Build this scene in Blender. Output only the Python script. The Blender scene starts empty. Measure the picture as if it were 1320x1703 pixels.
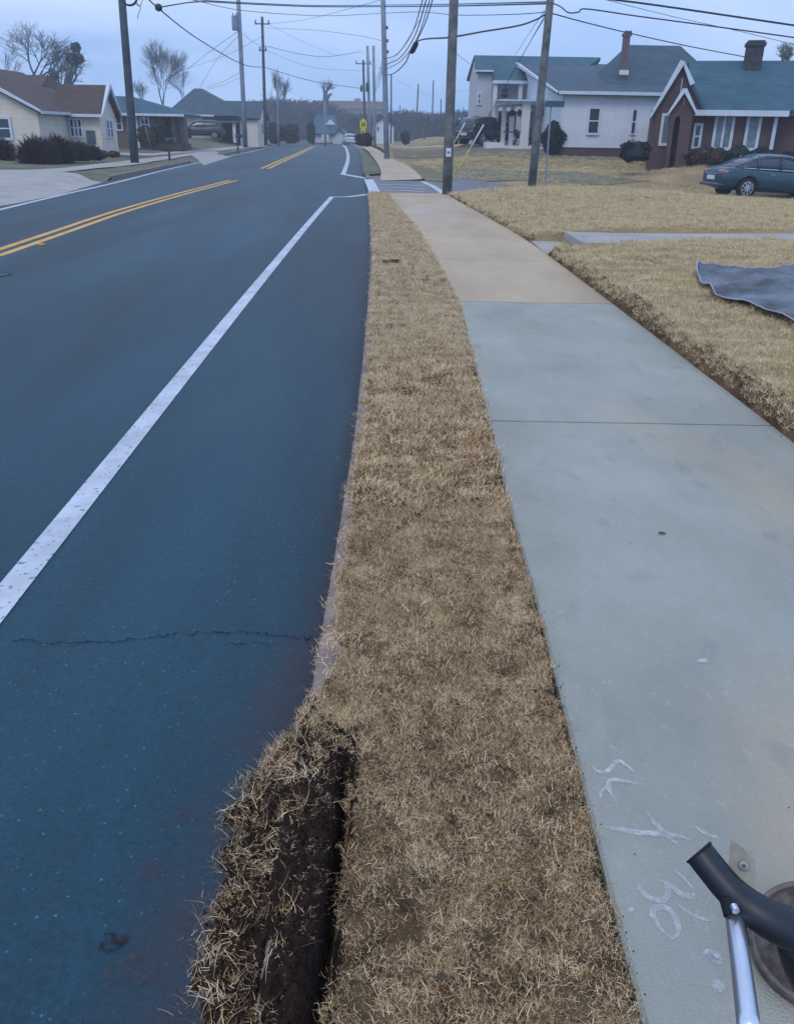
import bpy, bmesh, math, random
import numpy as np
from mathutils import Vector, Matrix
R = math.radians
random.seed(7); rng = np.random.default_rng(7)
S = bpy.context.scene
C = S.collection

# ------------------------------------------------------------------ camera, sky, sun, exposure
EYE, FPX, HOR, ROLL = 1.6, 1400.0, 221.0, R(1.0)
PITCH = math.atan((851.5 - HOR) / FPX)
fwd = Vector((0, math.cos(PITCH), -math.sin(PITCH)))
r0 = Vector((1, 0, 0)); u0 = r0.cross(fwd)
rt = math.cos(ROLL) * r0 + math.sin(ROLL) * u0
up = rt.cross(fwd)
cam = bpy.data.cameras.new('camera'); camo = bpy.data.objects.new('camera', cam); C.objects.link(camo)
camo.matrix_world = Matrix(((rt.x, up.x, -fwd.x, 0), (rt.y, up.y, -fwd.y, 0), (rt.z, up.z, -fwd.z, EYE), (0, 0, 0, 1)))
cam.sensor_fit = 'VERTICAL'; cam.sensor_height = 24; cam.lens = FPX / 1703 * 24
cam.clip_start = 0.05; cam.clip_end = 6000
S.camera = camo

SUN_EL, SUN_AZ = R(48), R(200)
w = bpy.data.worlds.new('World'); S.world = w; w.use_nodes = True
nt = w.node_tree; nt.nodes.clear()
def N(t, **k):
    n = nt.nodes.new(t)
    for a, b in k.items(): setattr(n, a, b)
    return n
sky = N('ShaderNodeTexSky', sky_type='NISHITA', sun_disc=False, sun_elevation=SUN_EL, sun_rotation=SUN_AZ)
tc = N('ShaderNodeTexCoord'); mp = N('ShaderNodeMapping'); mp.inputs['Scale'].default_value = (1.3, 1.3, 4.5)
nz = N('ShaderNodeTexNoise'); nz.inputs['Scale'].default_value = 1.6; nz.inputs['Detail'].default_value = 6; nz.inputs['Roughness'].default_value = .55; nz.inputs['Distortion'].default_value = .5
cr = N('ShaderNodeValToRGB'); e = cr.color_ramp.elements
e[0].position = .36; e[0].color = (.195, .325, .560, 1); e[1].position = .64; e[1].color = (.455, .505, .685, 1)
sc = N('ShaderNodeVectorMath', operation='SCALE'); sc.inputs['Scale'].default_value = 21.0
# a little darker and bluer band low over the horizon, all the way round
sx = N('ShaderNodeSeparateXYZ'); mr = N('ShaderNodeMapRange'); mr.inputs['From Min'].default_value = 0.0; mr.inputs['From Max'].default_value = .30
mr.interpolation_type = 'SMOOTHSTEP'
lo = N('ShaderNodeMix', data_type='RGBA', blend_type='MULTIPLY'); lo.inputs['Factor'].default_value = 1
lc = N('ShaderNodeMix', data_type='RGBA'); lc.inputs['A'].default_value = (.58, .72, .84, 1); lc.inputs['B'].default_value = (1, 1, 1, 1)
mx = N('ShaderNodeMix', data_type='RGBA'); mx.inputs['Factor'].default_value = .86
bg = N('ShaderNodeBackground'); bg.inputs['Strength'].default_value = .1
ow = N('ShaderNodeOutputWorld'); L = nt.links.new
L(tc.outputs['Generated'], mp.inputs['Vector']); L(mp.outputs[0], nz.inputs['Vector']); L(nz.outputs['Fac'], cr.inputs['Fac'])
L(tc.outputs['Generated'], sx.inputs[0]); L(sx.outputs['Z'], mr.inputs['Value']); L(mr.outputs[0], lc.inputs['Factor'])
L(cr.outputs['Color'], lo.inputs['A']); L(lc.outputs['Result'], lo.inputs['B']); L(lo.outputs['Result'], sc.inputs[0])
L(sky.outputs['Color'], mx.inputs['A']); L(sc.outputs[0], mx.inputs['B'])
L(mx.outputs['Result'], bg.inputs['Color']); L(bg.outputs[0], ow.inputs['Surface'])
sl = bpy.data.lights.new('sun', 'SUN'); sl.energy = 1.0; sl.angle = R(22); sl.color = (1, .86, .66)
so = bpy.data.objects.new('sun', sl); C.objects.link(so)
so.rotation_euler = (math.pi / 2 - SUN_EL, 0, math.pi - SUN_AZ)
S.view_settings.view_transform = 'Standard'; S.view_settings.look = 'None'; S.view_settings.exposure = .18; S.view_settings.gamma = 1
S.render.engine = 'CYCLES'; S.cycles.max_bounces = 5; S.cycles.diffuse_bounces = 3; S.cycles.use_denoising = True

# ------------------------------------------------------------------ helpers
def ray(px, py): return rt * ((px - 660) / FPX) - up * ((py - 851.5) / FPX) + fwd
def gr(px, py, z=0.0):
    d = ray(px, py); t = (z - EYE) / d.z; return Vector((d.x * t, d.y * t, z))
FRAME = Matrix.Identity(3)
def at(px, py, Y):
    d = FRAME @ ray(px, py); t = Y / d.y; return Vector((d.x * t, Y, EYE + d.z * t))
def tag(o, label=None, cat=None, group=None, kind=None):
    if label: o['label'] = label
    if cat: o['category'] = cat
    if group: o['group'] = group
    if kind: o['kind'] = kind
    return o
def empty(name, loc, label=None, cat=None, group=None, kind=None, rz=0):
    o = bpy.data.objects.new(name, None); C.objects.link(o); o.location = loc; o.rotation_euler.z = rz
    o.empty_display_size = .2
    return tag(o, label, cat, group, kind)
def link(name, me, mat=None, parent=None, smooth=False):
    if mat is not None: me.materials.append(mat)
    if smooth: me.shade_smooth()
    o = bpy.data.objects.new(name, me); C.objects.link(o)
    if parent is not None: o.parent = parent
    return o
class MB:
    """collects shapes into one mesh; off = the world position that becomes the local origin"""
    def __init__(s, off=(0, 0, 0)): s.v = []; s.f = []; s.off = Vector(off)
    def poly(s, pts):
        n = len(s.v); s.v += [tuple(Vector(p)) for p in pts]; s.f.append(tuple(range(n, n + len(pts)))); return s
    def box(s, x0, x1, y0, y1, z0, z1):
        n = len(s.v)
        s.v += [(x0, y0, z0), (x1, y0, z0), (x1, y1, z0), (x0, y1, z0), (x0, y0, z1), (x1, y0, z1), (x1, y1, z1), (x0, y1, z1)]
        s.f += [tuple(n + i for i in q) for q in ((0, 3, 2, 1), (4, 5, 6, 7), (0, 1, 5, 4), (1, 2, 6, 5), (2, 3, 7, 6), (3, 0, 4, 7))]; return s
    def slab(s, pts, t):
        """thick sheet below a planar polygon"""
        pts = [Vector(p) for p in pts]; nrm = (pts[1] - pts[0]).cross(pts[2] - pts[0]).normalized()
        n = len(s.v); k = len(pts)
        s.v += [tuple(p) for p in pts] + [tuple(p - nrm * t) for p in pts]
        s.f.append(tuple(n + i for i in range(k))); s.f.append(tuple(n + k + i for i in reversed(range(k))))
        for i in range(k):
            j = (i + 1) % k; s.f.append((n + i, n + k + i, n + k + j, n + j))
        return s
    def bar(s, a, b, w, h=None):
        """square bar from a to b"""
        return s.tube([a, b], [w * .7071, (h or w) * .7071], 4, rot=math.pi / 4)
    def tube(s, pts, rad, n=6, rot=0, caps=True):
        pts = [Vector(p) for p in pts]
        if not hasattr(rad, '__len__'): rad = [rad] * len(pts)
        base = len(s.v); ref = Vector((0, 0, 1))
        for i, p in enumerate(pts):
            t = (pts[min(i + 1, len(pts) - 1)] - pts[max(i - 1, 0)])
            t = t.normalized() if t.length > 1e-9 else Vector((0, 0, 1))
            rf = Vector((0, 1, 0)) if abs(t.z) > .9 else ref
            a = t.cross(rf).normalized(); b = a.cross(t)
            for k in range(n):
                th = rot + 2 * math.pi * k / n
                s.v.append(tuple(p + a * (math.cos(th) * rad[i]) + b * (math.sin(th) * rad[i])))
        for i in range(len(pts) - 1):
            for k in range(n):
                a0 = base + i * n + k; a1 = base + i * n + (k + 1) % n
                s.f.append((a0, a1, a1 + n, a0 + n))
        if caps:
            s.f.append(tuple(base + k for k in reversed(range(n)))); s.f.append(tuple(base + (len(pts) - 1) * n + k for k in range(n)))
        return s
    def lathe(s, c, prof, n=12, axis='z'):
        base = len(s.v)
        for (r, h) in prof:
            for k in range(n):
                a = 2 * math.pi * k / n; u, v = math.cos(a) * r, math.sin(a) * r
                p = (u, v, h) if axis == 'z' else ((u, h, v) if axis == 'y' else (h, u, v))
                s.v.append((c[0] + p[0], c[1] + p[1], c[2] + p[2]))
        for i in range(len(prof) - 1):
            for k in range(n):
                a0 = base + i * n + k; a1 = base + i * n + (k + 1) % n; s.f.append((a0, a1, a1 + n, a0 + n))
        s.f.append(tuple(base + k for k in range(n))); s.f.append(tuple(base + (len(prof) - 1) * n + k for k in range(n))); return s
    def build(s, name, mat, parent=None, smooth=False, label=None):
        me = bpy.data.meshes.new(name); o = s.off
        me.from_pydata([(x - o.x, y - o.y, z - o.z) for x, y, z in s.v], [], s.f); me.validate()
        bm = bmesh.new(); bm.from_mesh(me); bmesh.ops.recalc_face_normals(bm, faces=bm.faces); bm.to_mesh(me); bm.free()
        ob = link(name, me, mat, parent, smooth)
        if label: ob['label'] = label
        if parent is None: ob.location = o
        return ob
def np_mesh(name, V, F, mat, parent=None, smooth=False):
    me = bpy.data.meshes.new(name); V = np.asarray(V, np.float32); F = np.asarray(F, np.int32)
    me.vertices.add(len(V)); me.vertices.foreach_set('co', V.ravel())
    k = F.shape[1]; me.loops.add(F.size); me.loops.foreach_set('vertex_index', F.ravel())
    me.polygons.add(len(F)); me.polygons.foreach_set('loop_start', np.arange(0, F.size, k, dtype=np.int32))
    me.update(calc_edges=True)
    return link(name, me, mat, parent, smooth)
def grid_faces(nr, nc):
    i = np.arange(nr - 1)[:, None] * nc + np.arange(nc - 1)[None, :]
    return np.stack([i, i + 1, i + nc + 1, i + nc], -1).reshape(-1, 4)
def catmull(P, n=10):
    P = [Vector(p) for p in P]; Q = [P[0] * 2 - P[1]] + P + [P[-1] * 2 - P[-2]]; out = []
    for i in range(1, len(Q) - 2):
        for k in range(n):
            t = k / n; a, b, c, d = Q[i - 1:i + 3]
            out.append(.5 * ((2 * b) + (c - a) * t + (2 * a - 5 * b + 4 * c - d) * t * t + (3 * b - a - 3 * c + d) * t ** 3))
    return out + [P[-1]]
def ss(x, a, b):
    t = np.clip((np.asarray(x, float) - a) / (b - a), 0, 1); return t * t * (3 - 2 * t)
_ph = rng.uniform(0, 6.28, (4, 24)); _dir = rng.uniform(0, 6.28, (4, 24))
def wob(x, y, scale, k=0, n=12):
    """smooth pseudo noise about -1..1 on numpy arrays"""
    o = 0
    for i in range(n):
        a = _dir[k, i]; f = (.6 + .9 * (i / n)) / scale * 2 * math.pi
        o = o + np.sin((np.asarray(x) * math.cos(a) + np.asarray(y) * math.sin(a)) * f + _ph[k, i])
    return o / math.sqrt(n) * .8

# ------------------------------------------------------------------ materials
def mat(name, col, rough=.85, var=.12, scale=6, bump=.0, bscale=None, col2=None, spec=.3, metal=0, detail=5, coords='Object', layers=(), stretch=None):
    """col mottled towards col2; layers = (colour, noise scale, threshold, softness, strength) stains with a shape of their own"""
    m = bpy.data.materials.new(name); m.use_nodes = True; t = m.node_tree; b = t.nodes['Principled BSDF']
    def n(ty, **k):
        q = t.nodes.new(ty)
        for a, v in k.items(): setattr(q, a, v)
        return q
    if coords == 'World': co = n('ShaderNodeNewGeometry').outputs['Position']
    else: co = n('ShaderNodeTexCoord').outputs['Object']
    raw = co
    if stretch:
        q = n('ShaderNodeMapping'); q.inputs['Scale'].default_value = stretch; t.links.new(co, q.inputs[0]); co = q.outputs[0]
    nz = n('ShaderNodeTexNoise'); nz.inputs['Scale'].default_value = scale; nz.inputs['Detail'].default_value = detail; nz.inputs['Roughness'].default_value = .6
    t.links.new(co, nz.inputs['Vector'])
    c2 = col2 or tuple(max(0, c * (1 - 2.2 * var)) for c in col); c1 = tuple(min(1, c * (1 + (0 if col2 else var))) for c in col)
    rp = n('ShaderNodeValToRGB'); rp.color_ramp.elements[0].position = .35; rp.color_ramp.elements[1].position = .65
    rp.color_ramp.elements[0].color = (*c2, 1); rp.color_ramp.elements[1].color = (*c1, 1)
    t.links.new(nz.outputs['Fac'], rp.inputs['Fac']); cur = rp.outputs['Color']
    for i, (lc, ls, th, so_, st) in enumerate(layers):
        q = n('ShaderNodeTexNoise', noise_dimensions='4D'); q.inputs['Scale'].default_value = ls; q.inputs['Detail'].default_value = 4; q.inputs['W'].default_value = 3.1 * i + 1
        t.links.new(co, q.inputs['Vector'])
        r = n('ShaderNodeMapRange'); r.inputs['From Min'].default_value = th; r.inputs['From Max'].default_value = th + so_; r.inputs['To Max'].default_value = st
        t.links.new(q.outputs['Fac'], r.inputs['Value'])
        mm = n('ShaderNodeMix', data_type='RGBA'); mm.inputs['B'].default_value = (*lc, 1)
        t.links.new(r.outputs[0], mm.inputs['Factor']); t.links.new(cur, mm.inputs['A']); cur = mm.outputs['Result']
    t.links.new(cur, b.inputs['Base Color'])
    b.inputs['Roughness'].default_value = rough; b.inputs['Metallic'].default_value = metal; b.inputs['Specular IOR Level'].default_value = spec
    if bump:
        q = n('ShaderNodeTexNoise'); q.inputs['Scale'].default_value = bscale or scale * 8; q.inputs['Detail'].default_value = 4
        t.links.new(raw, q.inputs['Vector'])
        bp = n('ShaderNodeBump'); bp.inputs['Strength'].default_value = bump; bp.inputs['Distance'].default_value = .02
        t.links.new(q.outputs['Fac'], bp.inputs['Height']); t.links.new(bp.outputs[0], b.inputs['Normal'])
    return m
def mat_lines(name, col, col2, pitch, width=.12, axis='Z', rough=.8, brick=False):
    """horizontal courses: clapboard or shingle lines; brick=True gives a brick bond"""
    m = mat(name, col, rough=rough, var=.13 if 'shingle' in name else .04, scale=1.5, bump=0, stretch=(1, 1, 2.5) if 'shingle' in name else None, layers=(((*[c * .7 for c in col],), 9, .56, .1, .5),) if 'shingle' in name else ()); t = m.node_tree; b = t.nodes['Principled BSDF']
    co = t.nodes.new('ShaderNodeTexCoord'); old = b.inputs['Base Color'].links[0].from_socket
    if brick:
        mp = t.nodes.new('ShaderNodeMapping'); mp.inputs['Rotation'].default_value = (math.pi / 2, 0, 0)
        bt = t.nodes.new('ShaderNodeTexBrick'); bt.inputs['Scale'].default_value = 1; bt.inputs['Brick Width'].default_value = .3; bt.inputs['Row Height'].default_value = .1
        bt.inputs['Mortar Size'].default_value = .012; bt.inputs['Color1'].default_value = (*col, 1); bt.inputs['Color2'].default_value = (*[c * .6 for c in col], 1); bt.inputs['Mortar'].default_value = (*col2, 1)
        t.links.new(co.outputs['Object'], mp.inputs[0]); t.links.new(mp.outputs[0], bt.inputs['Vector'])
        mm = t.nodes.new('ShaderNodeMix'); mm.data_type = 'RGBA'; mm.inputs['Factor'].default_value = .55
        t.links.new(old, mm.inputs['A']); t.links.new(bt.outputs['Color'], mm.inputs['B']); t.links.new(mm.outputs['Result'], b.inputs['Base Color']); return m
    sp = t.nodes.new('ShaderNodeSeparateXYZ'); t.links.new(co.outputs['Object'], sp.inputs[0])
    d = t.nodes.new('ShaderNodeMath'); d.operation = 'DIVIDE'; d.inputs[1].default_value = pitch; t.links.new(sp.outputs[axis], d.inputs[0])
    f = t.nodes.new('ShaderNodeMath'); f.operation = 'FRACT'; t.links.new(d.outputs[0], f.inputs[0])
    g = t.nodes.new('ShaderNodeMath'); g.operation = 'LESS_THAN'; g.inputs[1].default_value = width; t.links.new(f.outputs[0], g.inputs[0])
    mm = t.nodes.new('ShaderNodeMix'); mm.data_type = 'RGBA'; mm.inputs['B'].default_value = (*col2, 1)
    t.links.new(g.outputs[0], mm.inputs['Factor']); t.links.new(old, mm.inputs['A']); t.links.new(mm.outputs['Result'], b.inputs['Base Color'])
    bp = t.nodes.new('ShaderNodeBump'); bp.inputs['Strength'].default_value = .5; bp.inputs['Distance'].default_value = .02
    t.links.new(f.outputs[0], bp.inputs['Height']); t.links.new(bp.outputs[0], b.inputs['Normal'])
    return m

# concrete of the sidewalk and kerb
concrete = mat('concrete', (.325, .345, .305), .9, .08, 1.3, .5, 160, stretch=(1, .6, 1), coords='World', detail=8,
               layers=(((.46, .36, .24), .42, .485, .14, .75), ((.19, .20, .20), 7, .60, .1, .35), ((.27, .28, .26), 120, .50, .2, .35), ((.40, .41, .38), 45, .60, .1, .4), ((.05, .045, .04), 55, .735, .02, .8)))
concrete_old = mat('old_concrete', (.43, .345, .245), .9, .07, 1.1, .25, 220, stretch=(1, .35, 1), coords='World', detail=8,
               layers=(((.37, .35, .33), .45, .52, .16, .5), ((.26, .23, .20), 7, .63, .1, .35), ((.05, .045, .04), 55, .735, .02, .8)))
kerb_mat = mat('kerb_concrete', (.25, .205, .19), .9, .15, 5, .4, 150, coords='World', layers=(((.13, .07, .06), 9, .56, .1, .8),))
pale_concrete = mat('pale_concrete', (.34, .33, .32), .9, .08, 1.5, .2, 80, coords='World', layers=(((.36, .30, .22), .8, .52, .15, .5),))
soil_mat = mat('soil', (.046, .028, .021), .95, .3, 60, .9, 160, col2=(.014, .009, .008), coords='World', spec=.1)
thatch = mat('thatch', (.17, .115, .065), .95, .3, 14, .9, 200, col2=(.060, .038, .024), coords='World', spec=.05,
             layers=(((.045, .028, .018), 22, .58, .08, .8),))
lawn_mat = mat('dormant_lawn', (.37, .275, .15), .95, .3, .55, .9, 42, col2=(.22, .175, .10), coords='World', spec=.05, detail=9,
               layers=(((.15, .14, .075), .10, .50, .12, .7), ((.12, .09, .05), 9, .62, .08, .6)))
far_lawn = mat('far_lawn', (.32, .26, .16), .95, .3, .12, .8, 25, col2=(.155, .165, .10), coords='World', spec=.05, detail=8)
verge_green = mat('verge_green', (.175, .18, .125), .95, .3, .5, .8, 30, col2=(.105, .115, .08), coords='World', spec=.05, detail=8)

def add_alpha(m, scale, lo_, hi_, mx_=1):
    t = m.node_tree; b = t.nodes['Principled BSDF']; g = t.nodes.new('ShaderNodeNewGeometry'); q = t.nodes.new('ShaderNodeTexNoise'); q.inputs['Scale'].default_value = scale; q.inputs['Detail'].default_value = 5
    r = t.nodes.new('ShaderNodeMapRange'); r.inputs['From Min'].default_value = lo_; r.inputs['From Max'].default_value = hi_; r.inputs['To Max'].default_value = mx_
    t.links.new(g.outputs['Position'], q.inputs['Vector']); t.links.new(q.outputs['Fac'], r.inputs['Value']); t.links.new(r.outputs[0], b.inputs['Alpha'])
def asphalt_mat():
    m = mat('asphalt', (.006, .046, .074), .62, .22, .8, 0, stretch=(1, .14, 1), coords='World', detail=8, spec=.4,
            layers=(((.005, .020, .032), .40, .50, .12, .85), ((.026, .062, .080), 1.6, .54, .2, .6),)); t = m.node_tree; b = t.nodes['Principled BSDF']
    g = t.nodes.new('ShaderNodeNewGeometry'); base = b.inputs['Base Color'].links[0].from_socket
    v = t.nodes.new('ShaderNodeTexVoronoi'); v.inputs['Scale'].default_value = 95; t.links.new(g.outputs['Position'], v.inputs['Vector'])
    wn = t.nodes.new('ShaderNodeSeparateColor'); t.links.new(v.outputs['Color'], wn.inputs[0])
    lt = t.nodes.new('ShaderNodeMapRange'); lt.inputs['From Min'].default_value = .965; lt.inputs['From Max'].default_value = .99; t.links.new(wn.outputs[0], lt.inputs['Value'])
    cen = t.nodes.new('ShaderNodeMath'); cen.operation = 'LESS_THAN'; cen.inputs[1].default_value = .36; t.links.new(v.outputs['Distance'], cen.inputs[0])
    mu = t.nodes.new('ShaderNodeMath'); mu.operation = 'MULTIPLY'; t.links.new(lt.outputs[0], mu.inputs[0]); t.links.new(cen.outputs[0], mu.inputs[1])
    m1 = t.nodes.new('ShaderNodeMix'); m1.data_type = 'RGBA'; m1.inputs['B'].default_value = (.07, .16, .23, 1); t.links.new(mu.outputs[0], m1.inputs['Factor']); t.links.new(base, m1.inputs['A'])
    n2 = t.nodes.new('ShaderNodeTexNoise'); n2.inputs['Scale'].default_value = 75; n2.inputs['Detail'].default_value = 5; n2.inputs['Roughness'].default_value = .75; t.links.new(g.outputs['Position'], n2.inputs['Vector'])
    r2 = t.nodes.new('ShaderNodeMapRange'); r2.inputs['From Min'].default_value = .3; r2.inputs['From Max'].default_value = .7; r2.inputs['To Min'].default_value = .42; r2.inputs['To Max'].default_value = 1.45; t.links.new(n2.outputs['Fac'], r2.inputs['Value'])
    m2 = t.nodes.new('ShaderNodeMix'); m2.data_type = 'RGBA'; m2.blend_type = 'MULTIPLY'; m2.inputs['Factor'].default_value = .8
    t.links.new(m1.outputs['Result'], m2.inputs['A']); t.links.new(r2.outputs[0], m2.inputs['B'])
    # brown soil dust washed along the kerb line
    sp = t.nodes.new('ShaderNodeSeparateXYZ'); t.links.new(g.outputs['Position'], sp.inputs[0])
    n3 = t.nodes.new('ShaderNodeTexNoise'); n3.inputs['Scale'].default_value = 5; n3.inputs['Detail'].default_value = 6; t.links.new(g.outputs['Position'], n3.inputs['Vector'])
    a3 = t.nodes.new('ShaderNodeMath'); a3.operation = 'MULTIPLY_ADD'; a3.inputs[1].default_value = .42; t.links.new(n3.outputs['Fac'], a3.inputs[0]); t.links.new(sp.outputs['X'], a3.inputs[2])
    yr = t.nodes.new('ShaderNodeMapRange'); yr.inputs['From Min'].default_value = 1.2; yr.inputs['From Max'].default_value = 3.2; yr.inputs['To Min'].default_value = .28; yr.inputs['To Max'].default_value = 0; t.links.new(sp.outputs['Y'], yr.inputs['Value'])
    a4 = t.nodes.new('ShaderNodeMath'); a4.operation = 'ADD'; t.links.new(a3.outputs[0], a4.inputs[0]); t.links.new(yr.outputs[0], a4.inputs[1])
    r3 = t.nodes.new('ShaderNodeMapRange'); r3.inputs['From Min'].default_value = -.20; r3.inputs['From Max'].default_value = .02; r3.inputs['To Max'].default_value = .6; t.links.new(a4.outputs[0], r3.inputs['Value'])
    m3 = t.nodes.new('ShaderNodeMix'); m3.data_type = 'RGBA'; m3.inputs['B'].default_value = (.040, .030, .038, 1); t.links.new(r3.outputs[0], m3.inputs['Factor']); t.links.new(m2.outputs['Result'], m3.inputs['A'])
    t.links.new(m3.outputs['Result'], b.inputs['Base Color'])
    bp = t.nodes.new('ShaderNodeBump'); bp.inputs['Strength'].default_value = .8; bp.inputs['Distance'].default_value = .008
    t.links.new(n2.outputs['Fac'], bp.inputs['Height']); t.links.new(bp.outputs[0], b.inputs['Normal'])
    return m
asphalt = asphalt_mat()
side_asphalt = mat('side_asphalt', (.16, .165, .185), .75, .1, 2, .3, 90, coords='World')
paint_white = mat('road_paint_white', (.48, .53, .60), .7, .08, 3, .2, 120, coords='World', layers=(((.06, .11, .16), 38, .60, .04, .75), ((.30, .35, .42), 6, .52, .1, .5)))
paint_yellow = mat('road_paint_yellow', (.60, .36, .085), .7, .08, 3, .2, 120, coords='World', layers=(((.10, .12, .13), 25, .60, .05, .7),))
M = {}
M['pole'] = mat('weathered_pole', (.135, .150, .155), .9, .22, 3, .5, 30)
M['pole_dark'] = mat('dark_pole', (.055, .075, .095), .9, .2, 3, .4, 30)
M['pole_pale'] = mat('pale_pole', (.20, .24, .32), .8, .12, 2, .2, 30)
M['wire'] = mat('cable_black', (.020, .030, .048), .7, .1, 2)
M['grey_metal'] = mat('grey_metal', (.16, .20, .27), .5, .1, 3, metal=.3)
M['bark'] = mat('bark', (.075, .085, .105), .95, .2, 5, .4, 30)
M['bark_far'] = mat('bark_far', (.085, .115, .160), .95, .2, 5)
M['white_paint'] = mat('white_paint', (.58, .60, .66), .6, .04, 2)
M['trim'] = mat('trim_white', (.50, .58, .68), .6, .04, 2)
M['siding_white'] = mat_lines('white_siding', (.58, .64, .73), (.48, .55, .65), .20, .10)
M['siding_cream'] = mat_lines('cream_siding', (.62, .58, .52), (.52, .49, .44), .22, .10)
M['siding_grey'] = mat_lines('grey_siding', (.46, .49, .54), (.38, .41, .47), .22, .1)
M['brick'] = mat_lines('brick', (.085, .052, .058), (.11, .09, .10), .1, brick=True)
M['brick_orange'] = mat_lines('brick_orange', (.125, .09, .09), (.17, .14, .13), .1, brick=True)
M['roof_brown'] = mat_lines('shingle_brown', (.090, .068, .066), (.068, .052, .052), .16, .15, rough=.9)
M['roof_teal'] = mat_lines('shingle_teal', (.042, .105, .150), (.032, .082, .12), .16, .15, rough=.9)
M['roof_grey'] = mat_lines('shingle_grey', (.050, .088, .122), (.040, .072, .10), .16, .15, rough=.9)
M['glass'] = mat('window_glass', (.030, .050, .072), .12, .1, 2, spec=.5)
M['glass_pale'] = mat('window_glass_blinds', (.13, .19, .23), .3, .2, 5, spec=.5)
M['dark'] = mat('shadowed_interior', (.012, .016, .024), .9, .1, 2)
M['door_blue'] = mat('door_blue_grey', (.06, .105, .15), .5, .1, 2)
M['hedge'] = mat('evergreen_leaves', (.012, .030, .036), .75, .4, 20, spec=.3)
M['twig_purple'] = mat('twiggy_shrub', (.052, .036, .054), .9, .3, 8)
M['shrub_brown'] = mat('brown_shrub', (.075, .062, .048), .9, .3, 8)
M['wood_brown'] = mat('brown_wood', (.06, .05, .05), .8, .2, 6)
M['black'] = mat('black_plastic', (.012, .017, .026), .45, .1, 8, spec=.4)
M['rubber'] = mat('tyre_rubber', (.012, .014, .018), .8, .1, 8)
M['alu'] = mat('brushed_aluminium', (.60, .64, .72), .28, .05, 12, metal=.9)
M['rust'] = mat('worn_metal_guard', (.19, .165, .15), .55, .3, 14, .3, 60, metal=.4, col2=(.05, .04, .04))
M['car_teal'] = mat('car_paint_teal', (.022, .060, .085), .22, .05, 2, spec=.6, metal=.25)
M['car_dark'] = mat('car_paint_navy', (.010, .020, .040), .25, .05, 2, spec=.6)
M['car_white'] = mat('car_paint_white', (.45, .52, .60), .3, .05, 2, spec=.6)
M['tail'] = mat('tail_lamp', (.34, .12, .15), .2, .1, 10, spec=.6)
M['chrome'] = mat('chrome', (.55, .62, .7), .2, .05, 3, metal=.8)
M['yellow_guard'] = mat('yellow_plastic', (.50, .40, .13), .6, .1, 3)
M['sign_yellow'] = mat('sign_yellow_green', (.62, .60, .03), .5, .05, 3)
M['sign_black'] = mat('sign_black', (.02, .02, .02), .6, .05, 3)
M['sign_teal'] = mat('street_sign_teal', (.035, .095, .135), .5, .1, 3)
M['fabric'] = mat('landscape_fabric', (.125, .15, .18), .85, .22, 3, .5, 90, coords='World', layers=(((.22, .27, .36), 2.2, .55, .1, .5),))
M['fabric_edge'] = mat('fabric_edge', (.34, .34, .46), .85, .1, 3)
M['chalk'] = mat('faded_paint_marks', (.66, .70, .73), .9, .1, 8, coords='World')
add_alpha(M['chalk'], 60, .25, .80, .66)
M['door_leaf'] = mat('pale_dead_leaf', (.30, .19, .10), .9, .2, 10)
M['terracotta'] = mat('far_building_wall', (.165, .095, .105), .9, .1, .05)
M['far_band'] = mat('far_building_band', (.23, .17, .19), .9, .1, .05)

# ------------------------------------------------------------------ road geometry: every line is a curve x(Y)
def curve(pts):
    pts = sorted((p[1], p[0]) for p in pts); ys = np.array([p[0] for p in pts]); xs = np.array([p[1] for p in pts])
    def f(y):
        y = np.asarray(y, float); k = 0; o = 0
        for d in (-.5, -.25, 0, .25, .5):
            s_ = np.clip(np.abs(y) * .10, .1, 8); yy = y + d * s_
            v = np.interp(yy, ys, xs)
            lo_ = yy < ys[0]; hi_ = yy > ys[-1]
            v = np.where(hi_, xs[-1] + (yy - ys[-1]) * (xs[-1] - xs[-2]) / (ys[-1] - ys[-2]), v)
            o = o + v
        return o / 5
    return f
ROADZ = -.10
pg = lambda L_, z=0.0: [tuple(gr(x, y, z))[:2] for x, y in L_]
near_x = lambda x: [(x, -4.0), (x, .8)]
kerb_c = curve([(-.27, -4), (-.27, 1)] + pg([(515, 1165), (560, 900), (590, 720), (607, 560), (618, 420), (615, 360), (612, 325), (611, 300), (605, 284), (599, 257), (596, 247)]) + [(-13.5, 200), (-24, 260)])
swl_c = curve([(.50, -4)] + pg([(1070, 1703), (975, 1330), (905, 1050), (855, 870), (812, 700), (765, 505), (718, 420), (690, 375), (650, 330)]) + [(-.55, 30)])
swr_c = curve([(2.30, -4), (2.30, 1)] + pg([(1283, 708), (1018, 505), (905, 420), (862, 390), (745, 325)]) + [(1.2, 30), (.9, 36)] + pg([(700, 300), (665, 278), (648, 262), (632, 248)]) + [(-10.5, 200), (-20, 260)])
lk_c = curve([(-9.4, -4), (-9.4, 18)] + pg([(100, 318), (172, 302), (300, 275), (380, 257), (425, 247), (450, 241)], ROADZ) + [(-32, 200), (-50, 260)])

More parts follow.
